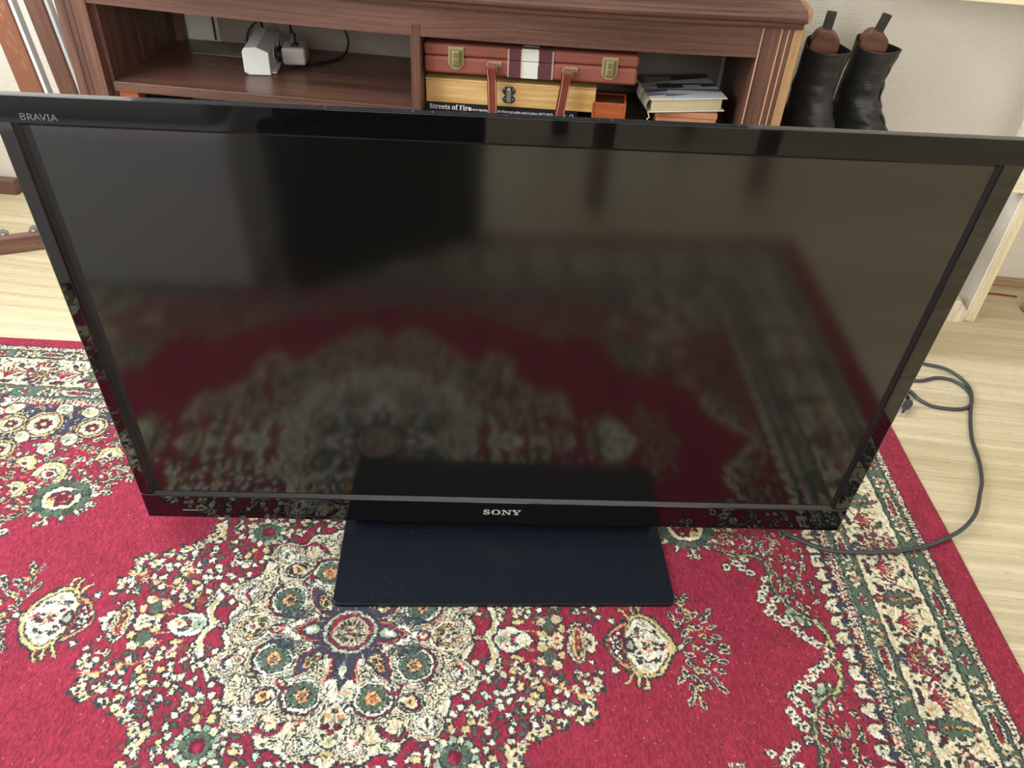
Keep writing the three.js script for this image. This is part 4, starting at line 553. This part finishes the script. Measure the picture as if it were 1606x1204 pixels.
// ------------------------------------------------------------------ things on the left-hand shelf
{
  const t = thing('power_strip', 'white multi-socket power block on the left shelf', 'power strip', [-.515, .4405, .143], .17), w = .05, l = .155, h = .052, q = new THREE.Shape();
  [[-w / 2, .005], [-w / 2 + .008, 0], [w / 2, 0], [w / 2, h - .010], [w / 2 - .022, h], [-w / 2 + .004, h - .002], [-w / 2, h - .008]].forEach((a, i) => (i ? q.lineTo(...a) : q.moveTo(...a)));
  const g = new THREE.ExtrudeGeometry(q, { depth: l - .006, bevelEnabled: true, bevelSize: .0024, bevelThickness: .003, bevelSegments: 3 }); g.translate(0, .0024, -l / 2 + .003); part('housing', uvs(g), M.whitePlastic, t);
  const f = new RoundedBoxGeometry(.012, .004, .09, 2, .0012); f.translate(w / 2 + .006, .0022, .02); part('side_foot', uvs(f), M.whitePlastic, t);
  for (const z of [-.045, .012]) { const r = new THREE.TorusGeometry(.017, .0022, 8, 28); r.rotateY(Math.PI / 2); r.translate(w / 2 + .0022, .027, z); const s = part('socket', r, M.whitePlastic, t); const d = new THREE.CylinderGeometry(.0165, .0165, .002, 24); d.rotateZ(Math.PI / 2); d.translate(w / 2 + .0018, .027, z); part('socket_recess', d, M.blackPlastic, s); }
  const c = thing('charger', 'grey adapter plugged into the side of the white power block', 'charger', [-.452, .446, .150], .17);
  const body = new RoundedBoxGeometry(.050, .036, .058, 3, .006); body.translate(.010, .022, -.01); part('housing', uvs(body), M.greyPlastic, c);
  const dk = new THREE.CylinderGeometry(.0155, .0165, .012, 20); dk.rotateZ(Math.PI / 2); dk.translate(-.021, .02, -.005); part('plug_collar', dk, M.blackPlastic, c);
  const pr = new RoundedBoxGeometry(.012, .006, .016, 2, .001); pr.translate(.012, .0425, .0); part('cable_plug', uvs(pr), M.blackPlastic, c);
  const wire = (name, label, pts, r, m = M.blackPlastic) => { const t0 = thing(name, label, 'cable', pts[0]); const b = t0.base; part('cord', tube(pts.map(([s, y, d]) => [s - b[0], y - b[1], d - b[2]]), r, 90, 7), m, t0); return t0; };
  const k = wire('cable', 'thin black cable rising from the grey adapter behind the cabinet rail', [[-.444, .4885, .150], [-.447, .508, .14], [-.458, .53, .115], [-.474, .56, .075], [-.49, .6, .04], [-.5, .63, .03]], .0022);
  const sl = new RoundedBoxGeometry(.010, .026, .012, 2, .002); sl.translate(-.001, .010, -.004); sl.rotateX(-.3); part('plug_grip', uvs(sl), M.blackPlastic, k);
  wire('cable', 'black cord looping in a wide curve over the shelf right of the adapter', [[-.452, .4425, .12], [-.42, .4425, .118], [-.385, .4425, .092], [-.362, .446, .05], [-.356, .468, .03], [-.372, .505, .022], [-.41, .54, .02], [-.45, .565, .02], [-.5, .585, .02]], .0022);
  wire('cable', 'black cord curling behind the white power block', [[-.545, .443, .05], [-.575, .443, .05], [-.592, .452, .035], [-.588, .475, .025], [-.565, .497, .022], [-.54, .503, .024], [-.5, .505, .024]], .0024);
  wire('cable', 'black cord crossing down to the power block from the upper left', [[-.585, .56, .02], [-.57, .525, .022], [-.555, .495, .03], [-.54, .47, .055]], .0026);
  wire('cable', 'black cord hanging straight down at the edge of the cabinet back panel', [[-.678, .4425, .008], [-.679, .49, .007], [-.680, .56, .006], [-.680, .63, .006]], .0022);
  const p = thing('paper_sheet', 'grey printed sheet of paper lying on the shelf left of the power block', 'paper', [-.615, .44, .066]);
  const pt = canvasTex(256, 256, (x) => { x.fillStyle = '#8b857d'; x.fillRect(0, 0, 256, 256); x.fillStyle = '#4b4642'; for (let i = 0; i < 6; i++) x.fillRect(90 + i * 8, 40 + i * 30, 120, 5); x.fillStyle = '#77716a'; x.fillRect(0, 0, 256, 40); });
  const pg = new THREE.BoxGeometry(.15, .0014, .088); pg.translate(0, .0008, 0); part('sheet', pg, std({ map: pt, roughness: .6 }), p);
}

// ------------------------------------------------------------------ boots right of the cabinet, on a low bench
{
  const bn = thing('shoe_bench', 'low wooden bench under the black boots', 'bench', [.76, 0, .155]);
  part('seat_board', bx(bn, .592, .93, .302, .322, .05, .40, .003), M.rawPine, bn); for (const [a, b] of [[.6, .07], [.9, .07], [.6, .37], [.9, .37]]) part('leg', bx(bn, a, a + .022, 0, .302, b, b + .022, .002, 'y'), M.rawPine, bn);
  const boot = (s, d, turn, label, h, wrinkle) => {
    const t = thing('boot', label, 'boot', [s, .322, d], turn, 'pair of black leather boots');
    const R = [[.008, .052, .132, .044], [.022, .052, .133, .045], [.045, .044, .121, .044], [.07, .029, .099, .042], [.092, .014, .080, .042], [.115, .006, .064, .042], [.14, .0, .053, .041], [.165, -.004, .046, .041], [.19, -.003, .0435, .042], [.22, .0, .044, .043], [h - .012, .003, .047, .044], [h, .004, .048, .0445]];
    const NA = 56, NY = 70, pos = [], idx = []; const lerp = (y) => { let i = 0; while (i < R.length - 2 && R[i + 1][0] < y) i++; const f = Math.max(0, Math.min(1, (y - R[i][0]) / (R[i + 1][0] - R[i][0]))), g = f * f * (3 - 2 * f); return [1, 2, 3].map((k) => R[i][k] + (R[i + 1][k] - R[i][k]) * g); };
    const ringAt = (y, shrink, lip) => { const [c, rx, rz] = lerp(y); for (let a = 0; a <= NA; a++) { const q = a / NA * Math.PI * 2, w = shrink ? 0 : .0030 * (vnoise(q * 2 + wrinkle, y * 55) - .5) * (y > .06 && y < .2 ? 1.5 : .5) + .0012 * (vnoise(q * 4 + wrinkle, y * 140) - .5) * (y > .09 && y < .185 ? 1 : 0); const front = Math.cos(q) > 0 ? 1 : .92; pos.push(c + Math.cos(q) * (rx * front - shrink + w), y + lip * (-.006 * Math.cos(q) + .004 * Math.cos(2 * q)), Math.sin(q) * (rz - shrink + w)); } };
    for (let j = 0; j <= NY; j++) ringAt(.008 + (h - .008) * j / NY, 0, j / NY > .75 ? (j / NY - .75) * 4 : 0);
    ringAt(h, .0024, 1); ringAt(h - .03, .003, .5); ringAt(h - .09, .004, 0);
    const rows = NY + 4; for (let j = 0; j < rows - 1; j++) for (let a = 0; a < NA; a++) { const i = j * (NA + 1) + a; idx.push(i, i + NA + 1, i + 1, i + 1, i + NA + 1, i + NA + 2); }
    const g = new THREE.BufferGeometry(); g.setAttribute('position', new THREE.Float32BufferAttribute(pos, 3)); g.setIndex(idx); g.computeVertexNormals(); const uv = []; for (let i = 0; i < pos.length; i += 3) uv.push(pos[i] * 1.2 + pos[i + 2], pos[i + 1]); g.setAttribute('uv', new THREE.Float32BufferAttribute(uv, 2));
    const m = M.leather.clone(); m.side = THREE.DoubleSide; part('upper', g, m, t);
    const so = new THREE.Shape(); for (let a = 0; a < 40; a++) { const q = a / 40 * Math.PI * 2, x = .052 + Math.cos(q) * .136, z = Math.sin(q) * (.047 - .006 * Math.cos(q + 1)); a ? so.lineTo(x, z) : so.moveTo(x, z); } const sg = new THREE.ExtrudeGeometry(so, { depth: .008, bevelEnabled: false }); sg.rotateX(-Math.PI / 2); sg.translate(0, 0.0005, 0); part('sole', uvs(sg), M.blackPlastic, t);
    return t;
  };
  boot(.651, .185, -1.0, 'left black leather ankle boot half hidden by the cabinet post', .262, 1);
  boot(.7598, .135, -.75, 'right black leather ankle boot with flared top standing clear of the cabinet', .260, 4.4);
  const tree = (s, d, y, lean, label, turn) => {
    const t = thing('shoe_tree', label, 'shoe tree', [s, y, d], turn, 'wooden shoe trees in the boots');
    const q = new THREE.Shape(); q.moveTo(-.022, -.03); q.lineTo(-.0285, .006); q.quadraticCurveTo(-.028, .040, -.008, .045); q.quadraticCurveTo(.016, .044, .027, .030); q.quadraticCurveTo(.030, .018, .027, .0); q.lineTo(.022, -.03);
    const g = new THREE.ExtrudeGeometry(q, { depth: .034, bevelEnabled: true, bevelSize: .004, bevelThickness: .004, bevelSegments: 4, curveSegments: 14 }); g.translate(0, 0, -.017); g.scale(.86, 1, .8); part('wooden_block', uvs(g, 'x'), M.treeWood, t);
    const h = new RoundedBoxGeometry(.0185, .062, .007, 2, .0016); h.translate(0, .036, -.004); h.rotateZ(lean); h.translate(-.002, .012, 0); part('handle', uvs(h), M.blackPlastic, t);
  };
  tree(.644, .187, .5665, -.04, 'brown wooden shoe tree in the left boot with upright black handle', -.1); tree(.7515, .139, .561, -.22, 'brown wooden shoe tree in the right boot with slanted black handle', -.1);
}
// ------------------------------------------------------------------ pine desk at the right, block, cable and metal foot
{
  const t = thing('desk', 'pale pine desk with a board leg at the right wall', 'desk', [1.3, 0, .12]);
  part('desk_top', bx(t, .78, 2.1, .688, .716, .004, .225, .003), M.deskPine, t); const leg = part('leg', bx(t, 1.143, 1.1665, 0, .688, .067, .2, .002, 'y', .3), M.deskPine, t); part('leg_facing', bx(t, 1.1400, 1.1431, .0, .687, .068, .1985, .001, 'y', .1), M.deskWhite, leg, 'pale inner face of the leg');  // inner side of the leg is paler than its front edge
  part('leg', bx(t, 2.05, 2.0735, 0, .688, .067, .2, .002, 'y', .9), M.deskPine, t); part('cross_rail', bx(t, 1.07, 2.09, .331, .379, .2, .218, .002, 'x', .5), M.deskPine, t);
  const b = thing('pine_block', 'small pale wood offcut with a cut corner beside the desk leg', 'wood block', [1.121, 0, .2]); const q = new THREE.Shape(); [[-.06, 0], [.0145, 0], [.0165, .025], [-.009, .055], [-.06, .05]].forEach((a, i) => (i ? q.lineTo(...a) : q.moveTo(...a))); const g = new THREE.ExtrudeGeometry(q, { depth: .03, bevelEnabled: true, bevelSize: .0008, bevelThickness: .0008, bevelSegments: 1 }); g.translate(0, .0008, -.022); part('block', uvs(g, 'y'), std({ map: woodTex([226, 216, 194], [190, 176, 150], 58, { size: [.1, .05] }), roughness: .7 }), b);
  const f = thing('metal_foot', 'round silver metal foot on the floor near the desk leg', 'metal foot', [1.335, 0, .125]); part('dome', new THREE.LatheGeometry([[0, .026], [.012, .0255], [.02, .023], [.026, .017], [.029, .008], [.03, .001], [0, .001]].map((p) => new THREE.Vector2(...p)), 40), M.steel, f); const sl = new THREE.BoxGeometry(.012, .002, .003); sl.translate(-.012, .0256, .004); part('slot', sl, M.groove, f);
  const rc = thing('red_cable', 'thin dark red cable lying along the wall behind the desk leg', 'cable', [1.1, .0025, .058]); part('cord', tube([[-.08, 0, -.01], [.05, 0, -.002], [.15, 0, .0015], [.185, 0, .0025], [.215, .002, .009]], .0022, 50, 8), M.redCord, rc);
}
// ------------------------------------------------------------------ power cable of the television
{
  const t = new THREE.Group(); t.name = 'power_cable'; scene.add(t); tag(t, 'grey-black power cable looped on the floor and crossing the rug at the right', 'cable');
  const R = .0105;
  const pts = [[.40, .03, -.05], [.455, .018, -.03], [.4762, R, -.0131], [.5121, R, .0105], [.5405, R, .0218], [.5929, R, .0244], [.6481, R, .0204], [.7072, R, .0082], [.755, R + .001, -.012], [.785, .013, -.028], [.8269, .011, -.0656], [.8626, .010, -.1198], [.879, .009, -.146], [.9034, .006, -.2031], [.9214, .004, -.2657], [.9451, .004, -.323], [.972, .004, -.376], [.988, .005, -.408], [.9925, .0065, -.432], [.984, .009, -.463], [.966, .009, -.49], [.9352, .004, -.5107], [.90, .004, -.525], [.855, .004, -.52], [.835, .004, -.49], [.85, .004, -.463], [.8922, .004, -.4502], [.9418, .004, -.463], [.970, .004, -.455], [.986, .004, -.425], [.9815, .004, -.393], [.9705, .004, -.3745], [.948, .004, -.361], [.9199, .004, -.3594], [.8837, .004, -.3679], [.866, .004, -.388], [.8595, .004, -.413], [.852, .0045, -.42], [.846, .006, -.40], [.841, .008, -.385]];
  part('cord', tube(pts, .0037, 420, 9), M.cord, t);
  const pl = new THREE.Group(); const g = mergeGeometries([[.0075, .0075, .012, 0], [.0055, .0065, .012, -.012], [.0085, .0085, .009, .010]].map(([a, b, h, y]) => { const c = new THREE.CylinderGeometry(a, b, h, 14); c.translate(0, y, 0); return c; })); g.rotateZ(Math.PI / 2); g.rotateY(.0); const q = new THREE.Matrix4().lookAt(new THREE.Vector3(.845, .01, -.388), new THREE.Vector3(.80, .009, -.335), new THREE.Vector3(0, 1, 0)); g.rotateY(Math.PI / 2); g.applyMatrix4(q); g.translate(.8265, .0095, -.358); part('plug', g, M.cord, t);
  const pins = mergeGeometries([-1, 1].map((k) => { const c = new THREE.CylinderGeometry(.0022, .0022, .02, 8); c.rotateX(Math.PI / 2); c.translate(k * .0045, 0, 0); c.applyMatrix4(q); c.translate(.8135, .0095, -.3415); return c; })); part('pins', pins, M.steel, t);
}
// ------------------------------------------------------------------ wooden folding chair at the far left
{
  const t = thing('folding_chair', 'brown wooden folding chair frame with floor rails at the far left', 'chair', [-1.05, 0, .22]);
  const beamBetween = (n, a, b, h, w, m, y) => { const L = Math.hypot(b[0] - a[0], b[1] - a[1]), g = new RoundedBoxGeometry(L, h, w, 2, .003); uvs(g, 'x'); const q = uvs(g, 'x', a[0]); q.rotateY(-Math.atan2(b[1] - a[1], b[0] - a[0])); q.translate((a[0] + b[0]) / 2 - t.base[0], y + h / 2, (a[1] + b[1]) / 2 - t.base[2]); return part(n, q, m, t); };
  const r1 = beamBetween('floor_rail', [-1.42, .462], [-.955, .206], .04, .026, M.chairWood, .0005), r2 = beamBetween('floor_rail', [-1.62, .022], [-1.30, .0155], .04, .026, M.chairWood, .0005);
  beamBetween('foot_bar', [-.965, .235], [-.965, .11], .03, .024, M.chairWood, .0005);
  const plate = (s, y, d, r) => { const q = new THREE.Shape(); q.moveTo(-.011, 0); q.lineTo(.011, 0); q.lineTo(.008, .004); q.lineTo(0, .009); q.lineTo(-.008, .004); const g = new THREE.ExtrudeGeometry(q, { depth: .016, bevelEnabled: true, bevelSize: .0006, bevelThickness: .0006, bevelSegments: 1 }); g.translate(0, 0, -.008); g.rotateY(.5); g.translate(s - t.base[0], y, d - t.base[2]); const p = part('corner_plate', uvs(g), M.greyMetal, r); const w = new THREE.Shape(); w.moveTo(-.005, .001); w.lineTo(.005, .001); w.lineTo(0, .0065); const h = new THREE.ExtrudeGeometry(w, { depth: .001, bevelEnabled: false }); h.translate(0, 0, .0088); h.rotateY(.5); h.translate(s - t.base[0], y, d - t.base[2]); part('plate_pad', uvs(h), M.whitePlastic, p); };
  plate(-1.155, .041, .300, r1); plate(-1.098, .041, .269, r1); plate(-1.372, .041, .017, r2);
  const post = (n, s0, s1, d0, d1, lean, m, strip) => { const h = 1.0, w = s1 - s0, g = uvs(new RoundedBoxGeometry(w, h, d1 - d0, 2, .004), 'y', s0); const mk = (q, x) => { q.translate(x, h / 2, 0); q.rotateZ(-lean); q.translate(s0 + w / 2 - t.base[0], .0005, (d0 + d1) / 2 - t.base[2]); return q; };
    if (m === M.chairWorn) { const P = g.attributes.position, u = g.attributes.uv; for (let i = 0; i < P.count; i++) { u.setX(i, P.getX(i) / w + .5); u.setY(i, (P.getY(i) + h / 2 - .28) / .3); } }
    const p = part(n, mk(g, 0), m, t); const q = uvs(new RoundedBoxGeometry(strip, h, d1 - d0 - .006, 1, .002), 'y'); part('pale_strip', mk(q, w / 2 + strip / 2), M.paleStrip, p, 'pale grey strip along the post'); return p; };  // pale grey strip down the right edge of each post
  post('post', -.985, -.931, .238, .262, -.098, M.chairWorn, .0085); post('post', -.972, -.927, .128, .152, -.105, M.chairWood, .009);
}
// ------------------------------------------------------------------ furniture and a stand-in case before the television, seen only mirrored in its screen
{
  const cush = (w, h, l, r) => { const g = new RoundedBoxGeometry(w, h, l, 6, r); return uvs(g); };
  const sofa = new THREE.Group(); sofa.name = 'sofa'; sofa.position.set(-.935, 0, 1.02); scene.add(sofa); tag(sofa, 'light grey fabric sofa mirrored on the left side of the screen', 'sofa');
  const a = cush(.84, .36, .84, .012); a.translate(0, .19, 0); part('seat', a, M.greyFabric, sofa); const b = cush(.84, .2, .8, .05); b.translate(0, .46, 0); part('seat_cushion', b, M.greyFabric, sofa); const c = cush(.84, .5, .2, .06); c.translate(0, .62, .5); part('backrest', c, M.greyFabric, sofa);
  const standIn = new THREE.Group(); standIn.name = 'stand_in_case'; standIn.position.set(-.258, 0, .752); standIn.rotation.y = -.52; scene.add(standIn); tag(standIn, 'dark upright stand-in case mirrored in the middle of the screen', 'case');  // made-up case, added to supply the dark shape mirrored in the screen
  const d = cush(.46, .36, .09, .012); d.translate(0, .187, 0); part('body', d, M.darkFabric, standIn); const e = cush(.40, .03, .06, .012); e.translate(0, .38, 0); part('carrying_top', e, M.darkFabric, standIn);
  const ch = new THREE.Group(); ch.name = 'wooden_chair'; ch.position.set(.415, 0, 1.25); ch.rotation.y = -.23; scene.add(ch); tag(ch, 'brown wooden chair whose legs are mirrored in the right of the screen', 'chair');
  for (const [x, z] of [[-.225, -.2], [.225, -.2], [-.2, .2], [.2, .2]]) { const g = new RoundedBoxGeometry(.042, z > 0 ? .85 : .45, .042, 2, .004); g.translate(x, z > 0 ? .425 : .225, z); part('leg', uvs(g, 'y'), M.chairWood, ch); }
  const s = new RoundedBoxGeometry(.5, .03, .46, 3, .01); s.translate(0, .455, 0); part('seat', uvs(s), M.chairWood, ch); for (const y of [.62, .78]) { const g = new RoundedBoxGeometry(.4, .07, .018, 2, .004); g.translate(0, y, .2); part('back_slat', uvs(g), M.chairWood, ch); }
}


shade(scene);
renderer.render(scene, camera);
